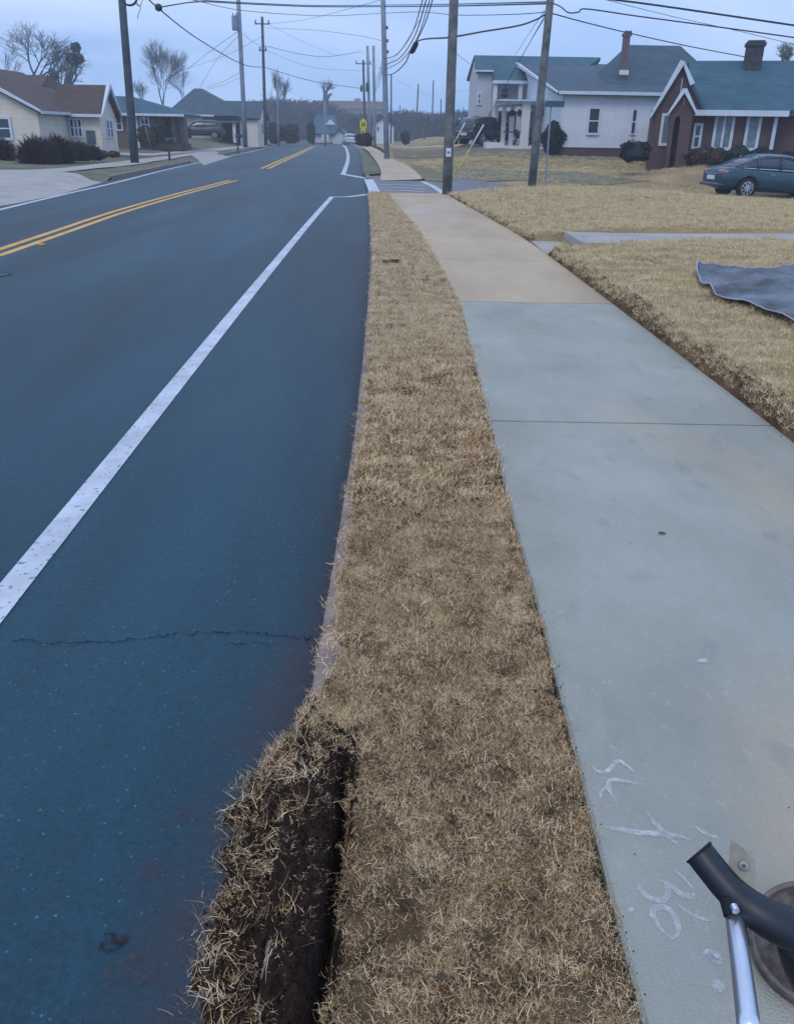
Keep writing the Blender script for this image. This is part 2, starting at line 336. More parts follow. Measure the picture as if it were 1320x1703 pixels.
def sheet(name, xa, xb, ys, nu, z, m, parent=None, smooth=True, us=None):
    """surface between two curves; z is a number or f(x, y)"""
    ys = np.asarray(ys, float); u = np.linspace(0, 1, nu) if us is None else np.asarray(us)
    A = xa(ys)[:, None] if callable(xa) else np.full((len(ys), 1), float(xa)); B = xb(ys)[:, None] if callable(xb) else np.full((len(ys), 1), float(xb))
    X = A + (B - A) * u[None, :]; Y = np.repeat(ys[:, None], len(u), 1)
    Z = z(X, Y) if callable(z) else np.full_like(X, z)
    return np_mesh(name, np.stack([X, Y, Z], -1).reshape(-1, 3), grid_faces(len(ys), len(u)), m, parent, smooth)
def draped(name, A, B, m, T, off=.02, nu=8, nv=40, parent=None):
    """surface between two edges given as lists of (x, y), laid on the terrain"""
    def res(P):
        P = np.array(P, float)[:, :2]; s = np.r_[0, np.cumsum(np.hypot(*np.diff(P, axis=0).T))]; q = np.linspace(0, s[-1], nv)
        return np.stack([np.interp(q, s, P[:, 0]), np.interp(q, s, P[:, 1])], -1)
    a, b = res(A), res(B); u = np.linspace(0, 1, nu)[None, :, None]; P = a[:, None] * (1 - u) + b[:, None] * u
    Z = T(P[..., 0], P[..., 1]) + off
    return np_mesh(name, np.concatenate([P, Z[..., None]], -1).reshape(-1, 3), grid_faces(nv, nu), m, parent, True)
geo = lambda a, b, s0, g: np.array([*_geo(a, b, s0, g)])
def _geo(a, b, s0, g):
    y = a; s = s0
    while y < b: yield y; y += s; s *= g
    yield b

# base ground to the horizon
gb = MB(); gb.poly([(-3000, -40, -1.3), (3000, -40, -1.3), (3000, 5000, -1.3), (-3000, 5000, -1.3)])
tag(gb.build('ground', far_lawn), kind='structure')
YS = np.concatenate([np.arange(-4, 40, .5), geo(40, 260, .8, 1.04)])
tag(sheet('road', lambda y: lk_c(y) + .0, lambda y: kerb_c(y) + .0, YS, 12, ROADZ, asphalt), kind='structure')

WY0, WY1 = gr(945, 403, .165).y, gr(915, 384.5, .165).y
WR0, WR1 = gr(1320, 402, .25), gr(1320, 389, .25)
def TR(x, y):
    """lawn height right of the sidewalk"""
    x = np.asarray(x, float); y = np.asarray(y, float); d = x - swr_c(y)
    near = .165 - .07 * ss(y, 9, 18) + .13 * ss(d, 0, 2.6) + .018 * wob(x, y, .5, 3) + .085 * np.exp(-((x - 4.3) / 2.2) ** 2 - ((y - 23.8) / 2.6) ** 2) + .012 * wob(x, y, .55, 0) + .022 * wob(x, y, 2.4, 1)
    near = near - .15 * ss(x, 6, 11); near = -.02 + (near + .02) * np.sqrt(np.clip(ss(d, -.004, .13), 0, 1))
    pl = WY0 - .06; ph = WY1 + .05; pad = ss(y, pl - .08, pl) * (1 - ss(y, ph, ph + .08)); near = near * (1 - pad) + pad * (-.05 + .20 * ss(d, .5, .62) + .095 * ss(x, 3.2, 8))
    street = -.03 - .42 * ss(x, 1.7, 5) - .2 * ss(x, 14, 30)
    far = .03 + (.42 * ss(y, 34, 50)) * ss(x, -1, 7) + .12 * ss(y, 45, 90) + .46 * ss(y, 44, 61) * ss(x, .5, 5) - .34 * ss(x, 4, 9) * (1 - ss(y, 33, 40)) + .02 * wob(x, y, 3, 2)
    far = far + .55 * np.exp(-((x - 13.0) / 2.8) ** 2 - ((y - 37.5) / 2.2) ** 2)
    a = ss(y, 24.6, 27.4); b = ss(y, 31.8, 34.0)
    return near * (1 - a) + street * a * (1 - b) + far * b
DR1, DR2, DR3 = gr(172, 301, ROADZ).y, gr(338, 271, ROADZ).y, gr(390, 259, ROADZ).y
def TL(x, y):
    """ground height left of the road"""
    x = np.asarray(x, float); y = np.asarray(y, float); d = lk_c(y) - x
    dr = (1 - ss(y, DR1, DR1 + .8)) + ss(y, DR2 - 1.2, DR2) * (1 - ss(y, DR3, DR3 + 1.2))
    return .02 - .14 * dr * (1 - ss(d, .2, 1.8)) + .05 * ss(d, .2, 1.5) + .40 * ss(d, 3, 14) + .62 * ss(y, 58, 94) * ss(d, .5, 6) + .015 * wob(x, y, 2.5, 1)
YR = np.concatenate([np.arange(-4, 14, .06), np.arange(14, 17, .05), np.arange(17, 34, .12), geo(34, 260, .3, 1.035)])
US = np.concatenate([np.linspace(0, .012, 5), np.linspace(.015, .12, 90), geo(.122, 1, .0016, 1.07)])
lawn = sheet('lawn', lambda y: swr_c(y) + .002, lambda y: swr_c(y) * 0 + 75, YR, 0, TR, lawn_mat, us=US)
tag(lawn, kind='structure')
edge_mat = mat('lawn_edge_thatch', (.21, .14, .08), .95, .3, 9, .9, 120, col2=(.07, .042, .025), coords='World', spec=.05)
cut = sheet('lawn_edge', lambda y: swr_c(y) + .002, lambda y: swr_c(y) + .11, np.arange(-4, 26.5, .08), 14, lambda x, y: TR(x, y) + .005, edge_mat)
tag(cut, kind='structure')
YLf = np.concatenate([np.arange(-4, 60, .5), geo(60, 260, .8, 1.04)])
lawn_l = sheet('left_lawn', lambda y: lk_c(y) + .005, lambda y: lk_c(y) * 0 - 110, YLf, 0, TL, verge_green, us=np.concatenate([np.linspace(0, .2, 60), geo(.204, 1, .006, 1.05)]))
tag(lawn_l, kind='structure')
# kerbs as separate segments
kb = empty('kerb', (0, 0, 0), kind='structure')
def segs(curve_fn, y0, y1, step, w0, w1, ztop, m, parent, name, gap=.006, zbot=-.22, ny=6):
    y = y0
    while y < y1 - .05:
        ye = min(y + step, y1); ys = np.linspace(y + gap, ye - gap, ny); b_ = MB(); a_, c_ = curve_fn(ys) + w0, curve_fn(ys) + w1
        for i in range(ny):
            b_.v += [(a_[i], ys[i], zbot), (a_[i], ys[i], ztop - .012), (a_[i] + .012, ys[i], ztop), (c_[i], ys[i], ztop), (c_[i], ys[i], zbot)]
        for i in range(ny - 1):
            for k in range(5): b_.f.append((i * 5 + k, i * 5 + (k + 1) % 5, i * 5 + 5 + (k + 1) % 5, i * 5 + 5 + k))
        b_.f += [(0, 1, 2, 3, 4), tuple((ny - 1) * 5 + k for k in (4, 3, 2, 1, 0))]
        b_.build(name, m, parent); y = ye
TEND = gr(577, 1250).y
segs(kerb_c, -1, TEND + .05, 3.0, 0, .04, .0, kerb_mat, kb, 'kerb_segment')
segs(kerb_c, TEND + .05, 26.2, 3.02, 0, .10, .0, kerb_mat, kb, 'kerb_segment')
kb2 = empty('far_kerb', (0, 0, 0), kind='structure')
segs(kerb_c, 34.6, 150, 6, 0, .14, .02, kerb_mat, kb2, 'kerb_segment')
kb3 = empty('left_kerb', (0, 0, 0), kind='structure')
segs(lk_c, DR1 + .8, DR2 - .8, 3, -.15, .02, .035, kerb_mat, kb3, 'kerb_segment')
segs(lk_c, DR3 + 1, 150, 6, -.15, .02, .035, kerb_mat, kb3, 'kerb_segment')

# sidewalk: one slab per joint
sw = empty('sidewalk', (0, 0, 0), kind='structure')
joints = [-3.0, .93, gr(1000, 703).y, gr(1000, 505).y, gr(800, 432).y, gr(720, 392).y, 18.9, 22.4, 26.3]
for a_, b_ in zip(joints[:-1], joints[1:]):
    n = 24; ys = np.linspace(a_ + .010, b_ - .010, n); m_ = MB(); xl, xr = swl_c(ys), swr_c(ys)
    tilt = 0
    for i in range(n):
        z = .0 + tilt * (ys[i] - a_)
        m_.v += [(xl[i], ys[i], -.12), (xl[i], ys[i], z - .008), (xl[i] + .010, ys[i], z), (xr[i], ys[i], z), (xr[i], ys[i], -.12)]
    for i in range(n - 1):
        for k in range(4): m_.f.append((i * 5 + k, i * 5 + k + 1, i * 5 + 6 + k, i * 5 + 5 + k))
    m_.f += [(0, 1, 2, 3, 4), tuple((n - 1) * 5 + k for k in (4, 3, 2, 1, 0))]
    m_.build('slab', concrete_old if a_ > 8 else concrete, sw)
bed = sheet('path_bed', lambda y: swl_c(y) - .03, lambda y: swr_c(y) + .03, np.arange(-4, 26.6, .5), 3, -.035, soil_mat); tag(bed, kind='structure')

# far sidewalk beyond the side street, side street, apron of the corner
def P2(L_, z=0.0): return [tuple(gr(x, y, z))[:2] for x, y in L_]
flat = lambda z: (lambda x, y: np.zeros_like(x) + z)
fs = draped('far_sidewalk', P2([(632, 300), (634, 290), (630, 278), (622, 266), (613, 256), (606, 250), (602, 246)]), P2([(703, 300), (690, 287), (672, 275), (655, 268), (640, 260), (627, 252), (617, 247)]), concrete_old, lambda x, y: np.maximum(TR(x, y), -.03) - .05 * (1 - ss(y, gr(660, 300).y - .3, gr(660, 300).y + .8)), .035, nu=6)
tag(fs, kind='structure')
st = draped('side_street', [(-1.0, 26.25), (1.4, 26.3), (3.5, 26.6), (9, 27), (24, 27.5), (60, 27.5)], [(-1.33, 34.6), (.7, 34.5), (3.5, 33.1), (9, 32.6), (24, 32.5), (60, 32.5)], side_asphalt, lambda x, y: np.where(x < 1.6, -.045, TR(x, y)), .035, nu=12, nv=90)
tag(st, kind='structure'); st['label'] = 'side street between the lawns'
ap = draped('corner_apron', P2([(652, 327), (700, 327), (742, 326)]), P2([(655, 322), (700, 322), (739, 321)]), concrete_old, flat(0), .004, nu=3, nv=8); tag(ap, kind='structure')
vg_far = draped('far_verge', P2([(606, 292), (603, 284), (603, 276), (601, 268), (599, 258), (597, 249)]), P2([(632, 290), (630, 279), (620, 266), (613, 259), (606, 253), (602, 247)]), verge_green, flat(0), .03, nu=4); tag(vg_far, kind='structure')
tag(sheet('far_path_bed', kerb_c, swr_c, np.concatenate([np.arange(26.3, 60, 1.), np.arange(60, 160, 4.)]), 3, lambda x, y: -.055 + .02 * ss(y, 33, 36), side_asphalt), kind='structure')
dark_band = mat('olive_grass', (.205, .19, .13), .95, .25, .6, .8, 25, col2=(.12, .125, .085), coords='World', spec=.05, detail=8)
def onR(L_):
    o = []
    for x, y in L_:
        z = .1
        for _ in range(12): p = gr(x, y, z); z = z * .5 + .5 * float(TR(p.x, p.y))
        o.append((p.x, p.y))
    return o
for A, B in (([(708, 301), (760, 304), (850, 305), (960, 306), (1080, 307)], [(672, 283), (760, 281), (850, 284), (960, 286), (1080, 294)]),
             ([(655, 262), (760, 261), (880, 263), (1010, 266), (1080, 270)], [(648, 246), (760, 247), (880, 251), (1010, 256), (1080, 262)])):
    tag(draped('olive_lawn_band', onR(A), onR(B), dark_band, TR, .02, nu=10, nv=50), kind='structure')
tag(draped('far_path', onR([(650, 243), (760, 244), (830, 246)]), onR([(640, 240), (760, 241.5), (830, 244)]), concrete_old, TR, .03, nu=3, nv=20), kind='structure')
# walkway with a step
wk = empty('garden_walkway', (0, 0, 0), kind='structure')
ym_ = (WY0 + WY1) / 2; sx0 = float(swr_c(ym_)) + .55
MB().box(float(swr_c(ym_)) + .02, sx0 + .01, WY0 - .02, WY1 + .02, -.1, .006).build('lower_pad', pale_concrete, wk)
MB().box(sx0, sx0 + .14, WY0, WY1, -.1, .165).build('step', pale_concrete, wk)
draped('path', [(sx0 + .142, WY0), (6.0, WY0 + (WR0.y - WY0) * .6), (WR0.x + 6, WR0.y)], [(sx0 + .142, WY1), (6, WY1 + (WR1.y - WY1) * .6), (WR1.x + 6, WR1.y)], pale_concrete, lambda x, y: .163 + .10 * ss(x, 3.2, 8), .0, nu=6, nv=30, parent=wk)

def TLd(x, y):
    k = ss(lk_c(y) - x, 0, .8); return TL(x, y) * k + (ROADZ - .029) * (1 - k)
# left driveways and path, laid on the left lawn
def onL(L_, T=TL):
    o = []
    for x, y in L_:
        z = .1
        for _ in range(8): p = gr(x, y, z); z = float(T(p.x, p.y))
        o.append((p.x, p.y))
    return o
for A, B in (([(0, 288), (60, 290), (110, 288)], [(-60, 353), (20, 341), (100, 325), (172, 304)]),
             ([(-40, 293), (80, 290), (230, 275), (310, 262), (400, 247), (430, 243)], [(-40, 284), (80, 283), (230, 266), (310, 256), (400, 243), (430, 240)]),
             ([(150, 252), (250, 250), (345, 248), (420, 243)], [(150, 248), (250, 247.5), (345, 246), (420, 241)]),
             ([(318, 259), (330, 266), (338, 271)], [(352, 255), (372, 259), (384, 261)])):
    tag(draped('driveway', onL(A), onL(B), pale_concrete, TLd, .035, nu=10, nv=40), kind='structure')

# ------------------------------------------------------------------ painted road markings
mk = empty('road_markings', (0, 0, 0), kind='structure')
MZ = ROADZ + .004
def ribbon(name, P, wd, m, parent, z=MZ, n=10, taper=False, jag=0.0):
    Q = catmull([Vector((x, y, 0)) for x, y in P], n); V = []
    for i, p in enumerate(Q):
        t = (Q[min(i + 1, len(Q) - 1)] - Q[max(i - 1, 0)]).normalized(); nr_ = Vector((-t.y, t.x, 0))
        ww = (wd if not hasattr(wd, '__len__') else wd[0] + (wd[1] - wd[0]) * i / (len(Q) - 1)) / 2
        if taper: ww *= min(1, 4 * min(i, len(Q) - 1 - i) / len(Q)) + .05
        j1, j2 = random.uniform(-jag, jag), random.uniform(-jag, jag)
        zz = z(p.x, p.y) if callable(z) else z
        V += [(p.x + nr_.x * (ww + j1), p.y + nr_.y * (ww + j1), zz), (p.x - nr_.x * (ww + j2), p.y - nr_.y * (ww + j2), zz)]
    k = np.arange(len(Q) - 1) * 2
    return np_mesh(name, V, np.stack([k, k + 1, k + 3, k + 2], -1), m, parent)
wl = [(-1.40, -3), (-1.42, 1.0)] + P2([(12, 990), (105, 870), (205, 748), (300, 637), (397, 511), (490, 400), (535, 345)], ROADZ)
c1_ = P2([(552, 328)], ROADZ)[0]; c2_ = P2([(611, 323.5)], ROADZ)[0]
wy = np.array([p[1] for p in wl[2:]] + [c1_[1]]); wx_ = np.array([p[0] for p in wl[2:]] + [c1_[0]]); pf = np.polyfit(wy, wx_, 2); yy = np.concatenate([np.arange(-3, 12, 1.0), np.linspace(12, c1_[1], 12)]); 
ribbon('edge_line', [(float(np.polyval(pf, a)), float(a)) for a in yy], .125, paint_white, mk, n=6); c1_ = (float(np.polyval(pf, c1_[1])), c1_[1])
ribbon('edge_line', [(c1_[0] - .05, c1_[1] + .0), ((c1_[0] + c2_[0]) / 2, c1_[1] + .25), c2_], .22, paint_white, mk, z=MZ + .003)
c3_ = P2([(570.5, 290)], ROADZ)[0]; c4_ = P2([(613, 297.5)], ROADZ)[0]
ribbon('edge_line', [c4_, c3_], .35, paint_white, mk, z=MZ + .003)
ribbon('edge_line', [c3_] + P2([(574, 281), (578, 268), (578.5, 257), (575, 246), (570, 241)], ROADZ), (.20, .26), paint_white, mk)
yl = P2([(-60, 441), (0, 420), (100, 386), (200, 352), (300, 323), (388, 300)], ROADZ)
sh = lambda P, d: [(x + d, y) for x, y in P]
ribbon('centre_line', [(-5.1, -3), (-5.15, 5)] + sh(yl, -.13), .13, paint_yellow, mk); ribbon('centre_line', [(-4.84, -3), (-4.89, 5)] + sh(yl, .13), .13, paint_yellow, mk)
yf = P2([(440, 280.5), (470, 267), (500, 254), (522, 243)], ROADZ)
ribbon('centre_line', sh(yf, -.17), .17, paint_yellow, mk); ribbon('centre_line', sh(yf, .17), .17, paint_yellow, mk)
ribbon('edge_line', P2([(-40, 361), (0, 349), (100, 325), (200, 302), (300, 277), (400, 256), (450, 245)], ROADZ), .14, paint_white, mk)
for px, py in ((70, 408),):
    q = gr(px, py, ROADZ); MB().box(q.x - .05, q.x + .05, q.y - .05, q.y + .05, MZ, MZ + .02).build('road_stud', paint_yellow, mk)
# markings across the side street mouth
SZ = -.006
ribbon('stop_line', [(x, y) for x, y in P2([(626, 325), (613, 298)])], .34, paint_white, mk, z=SZ)
for y0_ in (306, 311, 315.5): ribbon('crossing_line', P2([(630, y0_), (668, y0_ + .8), (706, y0_ + 3)]), .14, paint_white, mk, z=SZ)
ribbon('crossing_line', P2([(703, 302), (722, 311), (738, 322)]), .20, paint_white, mk, z=SZ + .003)
# crack across the asphalt, tar specks
crackm = mat('crack', (.006, .010, .014), .95, .1, 3)
P = []
for x in np.arange(20, 520, 7): P.append(tuple(gr(x, 1062 + 9 * math.sin(x * .013) + random.uniform(-3, 3) - (x > 400) * 2, ROADZ))[:2])
ribbon('crack', P, .0032, crackm, mk, z=MZ, n=2, jag=.0032, taper=False)
P = [tuple(gr(x, 1080 + random.uniform(-3, 3) - .02 * x, ROADZ))[:2] for x in np.arange(360, 470, 8)]
ribbon('crack', P, .003, crackm, mk, z=MZ + .001, n=2, jag=.002, taper=True)
q = gr(-19, 457, ROADZ); mh = MB(); mh.lathe((q.x, q.y, MZ), [(.27, 0), (.27, .004), (.24, .004), (.24, .001), (.05, .002)], 24)
tag(mh.build('manhole_cover', M['pole_dark']), 'round iron manhole cover set in the road near the yellow centre lines', 'manhole cover')

# ------------------------------------------------------------------ grass verge between kerb and sidewalk, with the dug-up soil at its near end
trench = curve([(-.10, -4)] + P2([(522, 1703), (545, 1560), (560, 1440), (572, 1330), (577, 1250)]) + [(-.13, 2.3)])
spill0 = curve([(-.40, -4), (-.39, .9)] + P2([(330, 1690), (322, 1620), (345, 1500), (372, 1420), (374, 1320), (440, 1275), (437, 1220), (480, 1188), (505, 1165)], -.05) + [(-.24, 2.4)])
spill = lambda y: spill0(y) - .035 * (1 - ss(np.asarray(y, float), gr(577, 1250).y - .05, gr(577, 1250).y + .2))
TEND = float(gr(577, 1250).y)
def vleft(y):
    y = np.asarray(y, float); k = ss(y, TEND - .02, TEND + .10)
    return (trench(y) + .012) * (1 - k) + (kerb_c(y) + .032 + .016 * ss(y, 2.6, 4.5)) * k
def TV(x, y):
    dl = x - vleft(y); dr = swl_c(y) - x
    return .012 + .010 * wob(x, y, .35, 3) + .008 * wob(x, y, .9, 0) - .03 * (1 - ss(dr, 0, .035)) - .02 * (1 - ss(dl, 0, .03))
tag(sheet('grass_verge', vleft, lambda y: swl_c(y) - .012, np.concatenate([np.arange(-1, 4, .025), np.arange(4, 26.3, .1)]), 48, TV, thatch), kind='structure')
# crumbled soil: a fine height field over kerb, gutter and trench
ys = np.arange(-.6, TEND + .36, .0075); nu = 110
A_, B_ = spill(ys) - .02, vleft(ys) + .014
u = np.linspace(0, 1, nu)[None, :]; X = A_[:, None] * (1 - u) + B_[:, None] * u; Y = np.repeat(ys[:, None], nu, 1)
edge = ss(X - A_[:, None], 0, .10); tr = trench(Y[:, 0])[:, None]
fine = .010 * wob(X, Y, .06, 0) + .009 * wob(X, Y, .028, 1) + .012 * wob(X, Y, .17, 2)
kx = kerb_c(Y)
body = ROADZ - .02 + (.098 + .016 * wob(X, Y, .22, 3)) * ss(X - kx, -.03, .012) + edge * (.030 + .045 * ss(X, -.42, -.27)) + fine * (.4 + .6 * edge)
groove = np.exp(-((X - (tr + .002)) / .020) ** 2) * ss(-Y, -TEND, -TEND + .15)
dig = ss(X, tr - .05, tr - .01) * ss(-Y, -TEND + .02, -TEND + .5)
body = body - .05 * np.exp(-((X - kx - .006) / .010) ** 2) * ss(wob(X, Y, .5, 0), .0, .5) - .115 * groove - .025 * dig
body = np.where(Y > TEND + .02, np.minimum(body, body - .09 * ss(Y, TEND + .05, TEND + .34)), body)
soil = np_mesh('loose_soil', np.stack([X, Y, body], -1).reshape(-1, 3), grid_faces(len(ys), nu), soil_mat, None, True); tag(soil, kind='stuff', label='dark crumbly soil dug up over the kerb beside the grass verge')

# grass blades: tufts scattered by geometry nodes
def blade_mat(name, c1, c2, c3):
    m = bpy.data.materials.new(name); m.use_nodes = True; t = m.node_tree; b = t.nodes['Principled BSDF']; n = t.nodes.new
    g = n('ShaderNodeNewGeometry'); q = n('ShaderNodeTexNoise'); q.inputs['Scale'].default_value = 5.5; q.inputs['Detail'].default_value = 6; q.inputs['Roughness'].default_value = .72
    t.links.new(g.outputs['Position'], q.inputs['Vector'])
    oi = n('ShaderNodeObjectInfo'); at_ = n('ShaderNodeAttribute'); at_.attribute_name = 'tint'
    a = n('ShaderNodeMath'); a.operation = 'MULTIPLY_ADD'; a.inputs[1].default_value = .62; t.links.new(at_.outputs['Fac'], a.inputs[0]); t.links.new(q.outputs['Fac'], a.inputs[2])
    d = n('ShaderNodeMath'); d.operation = 'MULTIPLY_ADD'; d.inputs[1].default_value = .12; t.links.new(oi.outputs['Random'], d.inputs[0]); t.links.new(a.outputs[0], d.inputs[2])
    r = n('ShaderNodeValToRGB'); e = r.color_ramp.elements; e[0].position = .54; e[0].color = (*c2, 1); e[1].position = .92; e[1].color = (*c1, 1)
    k = e.new(1.0); k.color = (*c3, 1)
    t.links.new(d.outputs[0], r.inputs['Fac']); t.links.new(r.outputs['Color'], b.inputs['Base Color'])
    b.inputs['Roughness'].default_value = .75; b.inputs['Specular IOR Level'].default_value = .15
    return m
straw = blade_mat('straw_blades', (.60, .42, .225), (.15, .088, .040), (.78, .62, .40))
low_view_straw = blade_mat('low_view_straw_blades', (.62, .49, .30), (.32, .235, .13), (.70, .60, .42))  # paleness of grass seen at a low angle is put into the blade colour
lawn_straw = blade_mat('lawn_straw_blades', (.62, .50, .29), (.30, .23, .125), (.70, .60, .40))
def tuft(name, m, n, rad, length, width, lean, seed, curl=.5):
    rs = np.random.default_rng(seed); V = []; F = []; T = []
    for i in range(n):
        a = rs.uniform(0, 6.28); r = rad * math.sqrt(rs.uniform()); p = np.array([r * math.cos(a), r * math.sin(a), -.004])
        h = rs.uniform(0, 6.28); le = rs.uniform(*lean); L_ = length * rs.uniform(.55, 1.25); side = rs.uniform(0, 6.28)
        tint = rs.uniform(); s0 = len(V); w_ = width * rs.uniform(.6, 1.3); k = 3; turn = rs.uniform(-curl, curl); bend = rs.uniform(-.1, curl)
        for j in range(k + 1):
            d = np.array([math.cos(h) * math.sin(le), math.sin(h) * math.sin(le), math.cos(le)])
            s_ = np.array([-math.sin(side), math.cos(side), 0]) * w_ * (1 - .8 * j / k) / 2
            V.append(p - s_); V.append(p + s_); T += [tint, tint]
            p = p + d * L_ / k; h += turn; le += bend
        for j in range(k): F.append((s0 + 2 * j, s0 + 2 * j + 1, s0 + 2 * j + 3, s0 + 2 * j + 2))
    me = bpy.data.meshes.new(name); me.from_pydata([tuple(v) for v in V], [], F); me.materials.append(m)
    at_ = me.attributes.new('tint', 'FLOAT', 'POINT'); at_.data.foreach_set('value', T); me.shade_smooth()
    return bpy.data.objects.new(name, me)
def tuft_set(name, specs):
    c = bpy.data.collections.new(name)
    for i, s_ in enumerate(specs): c.objects.link(tuft('tuft', *s_, seed=11 * i + len(name)))
    return c
TU_near = tuft_set('tufts_near', [(straw, 50, .028, .017, .0014, (.2, 1.2)), (straw, 50, .030, .015, .0013, (.4, 1.4)), (straw, 46, .026, .020, .0014, (.2, 1.1)), (straw, 46, .030, .018, .0014, (.3, 1.3)), (straw, 9, .035, .038, .0013, (.7, 1.5))])
TU_mid = tuft_set('tufts_middle', [(straw, 34, .045, .034, .0030, (.2, 1.2)), (straw, 30, .045, .030, .0030, (.4, 1.4))])
TU_far = tuft_set('tufts_far', [(low_view_straw, 34, .05, .030, .0032, (.2, 1.2)), (low_view_straw, 30, .05, .026, .0032, (.4, 1.4))])
TU_lawn = tuft_set('tufts_lawn', [(lawn_straw, 36, .06, .036, .0034, (.1, 1.2)), (lawn_straw, 36, .06, .030, .0034, (.3, 1.3))])
TU_soil = tuft_set('tufts_in_soil', [(straw, 7, .02, .055, .0019, (.9, 1.6)), (straw, 3, .02, .08, .0022, (1.2, 1.6)), (straw, 12, .03, .022, .0013, (.6, 1.5)), (straw, 10, .03, .016, .0012, (.8, 1.55)), (straw, 8, .03, .020, .0011, (.9, 1.55))])
TU_fine = tuft_set('tufts_fine', [(straw, 16, .03, .014, .0012, (.8, 1.55)), (straw, 14, .03, .018, .0011, (.9, 1.55))])
def clod(name, seed):
    bm = bmesh.new(); bmesh.ops.create_icosphere(bm, subdivisions=1, radius=1); rs = random.Random(seed)
    for v in bm.verts: v.co *= rs.uniform(.6, 1.25)
    me = bpy.data.meshes.new(name); bm.to_mesh(me); bm.free(); me.materials.append(soil_mat); return bpy.data.objects.new(name, me)
CLODS = bpy.data.collections.new('clods')
for i in range(4): CLODS.objects.link(clod('clod', i))
def scatter(name, P, Z, scl, coll, label, flat_=False, tiltv=.25):
    n = len(P); me = bpy.data.meshes.new(name); me.vertices.add(n)
    co = np.concatenate([P, Z[:, None]], 1).astype(np.float32); me.vertices.foreach_set('co', co.ravel())
    a = me.attributes.new('rot', 'FLOAT_VECTOR', 'POINT'); rr = np.stack([rng.normal(0, tiltv, n), rng.normal(0, tiltv, n), rng.uniform(0, 6.28, n)], 1).astype(np.float32); a.data.foreach_set('vector', rr.ravel())
    a = me.attributes.new('scl', 'FLOAT', 'POINT'); a.data.foreach_set('value', (np.broadcast_to(scl, (n,)) * rng.uniform(.72, 1.3, n) * ((1 + .12 * wob(P[:, 0], P[:, 1], .11, 1)) if 'grass' in name else 1)).astype(np.float32))
    o = link(name, me); tag(o, label, None, None, 'stuff')
    g = bpy.data.node_groups.new(name, 'GeometryNodeTree'); g.interface.new_socket('Geometry', in_out='INPUT', socket_type='NodeSocketGeometry'); g.interface.new_socket('Geometry', in_out='OUTPUT', socket_type='NodeSocketGeometry')
    gi = g.nodes.new('NodeGroupInput'); go = g.nodes.new('NodeGroupOutput'); ip = g.nodes.new('GeometryNodeInstanceOnPoints'); ci = g.nodes.new('GeometryNodeCollectionInfo')
    ci.inputs['Collection'].default_value = coll; ci.inputs['Separate Children'].default_value = True; ci.inputs['Reset Children'].default_value = True
    ip.inputs['Pick Instance'].default_value = True
    ar = g.nodes.new('GeometryNodeInputNamedAttribute'); ar.data_type = 'FLOAT_VECTOR'; ar.inputs['Name'].default_value = 'rot'
    as_ = g.nodes.new('GeometryNodeInputNamedAttribute'); as_.data_type = 'FLOAT'; as_.inputs['Name'].default_value = 'scl'
    g.links.new(gi.outputs[0], ip.inputs['Points']); g.links.new(ci.outputs[0], ip.inputs['Instance']); g.links.new(ar.outputs['Attribute'], ip.inputs['Rotation']); g.links.new(as_.outputs['Attribute'], ip.inputs['Scale']); g.links.new(ip.outputs[0], go.inputs[0])
    md = o.modifiers.new('scatter', 'NODES'); md.node_group = g
    return o
def pts_between(fa, fb, y0, y1, dens, keep=None):
    wmax = float(np.max(np.abs(fb(np.linspace(y0, y1, 50)) - fa(np.linspace(y0, y1, 50))))); n = int(dens * wmax * (y1 - y0))
    y = rng.uniform(y0, y1, n); u = rng.uniform(0, wmax, n); a, b = fa(y), fb(y); k = u < (b - a); x = a + u
    x, y = x[k], y[k]
    if keep is not None: q = keep(x, y); x, y = x[q], y[q]
    return np.stack([x, y], 1)
vr = lambda y: swl_c(y) - .022
vl = lambda y: vleft(y) - .02 * ss(y, TEND, TEND + .3) + .012
patch = lambda x, y: rng.uniform(0, 1, len(x)) < .72 + .40 * wob(x, y, .13, 2) + .25 * wob(x, y, .05, 0) + .25 * wob(x, y, .55, 1) + .25 * ss(y, 1.6, 2.6) - .42 * (1 - ss(x - trench(y), .02, .30)) * (1 - ss(y, TEND - .3, TEND))
P = pts_between(vl, vr, .6, 3.6, 4600, patch); scatter('verge_grass_near', P, TV(P[:, 0], P[:, 1]), 1.0, TU_near, 'short straw-coloured dormant grass of the verge in the foreground')
mixk = lambda lo_, hi_, up: (lambda x, y: (rng.uniform(0, 1, len(x)) < ss(y, lo_, hi_)) if up else (rng.uniform(0, 1, len(x)) > ss(y, lo_, hi_)))
P = pts_between(vl, vr, 3.6, 8, 1500, mixk(4, 8, False)); scatter('verge_grass_middle', P, TV(P[:, 0], P[:, 1]), 1.0, TU_mid, 'short straw-coloured dormant grass of the verge beside the sidewalk')
P = pts_between(vl, vr, 3.8, 9, 1400, mixk(4, 8, True)); scatter('verge_grass_low_view', P, TV(P[:, 0], P[:, 1]), 1.0, TU_far, 'dormant grass of the verge beside the sidewalk, coloured paler for the flat view')
P = pts_between(vl, vr, 9, 26.1, 650); scatter('verge_grass_far', P, TV(P[:, 0], P[:, 1]), 1.3, TU_far, 'dormant grass of the verge running towards the side street, coloured pale for the flat view')
P = pts_between(vl, vr, .7, 3.2, 2600); scatter('verge_thatch', P, TV(P[:, 0], P[:, 1]) + .002, .8, TU_fine, 'fine broken straw thatch between the grass blades')
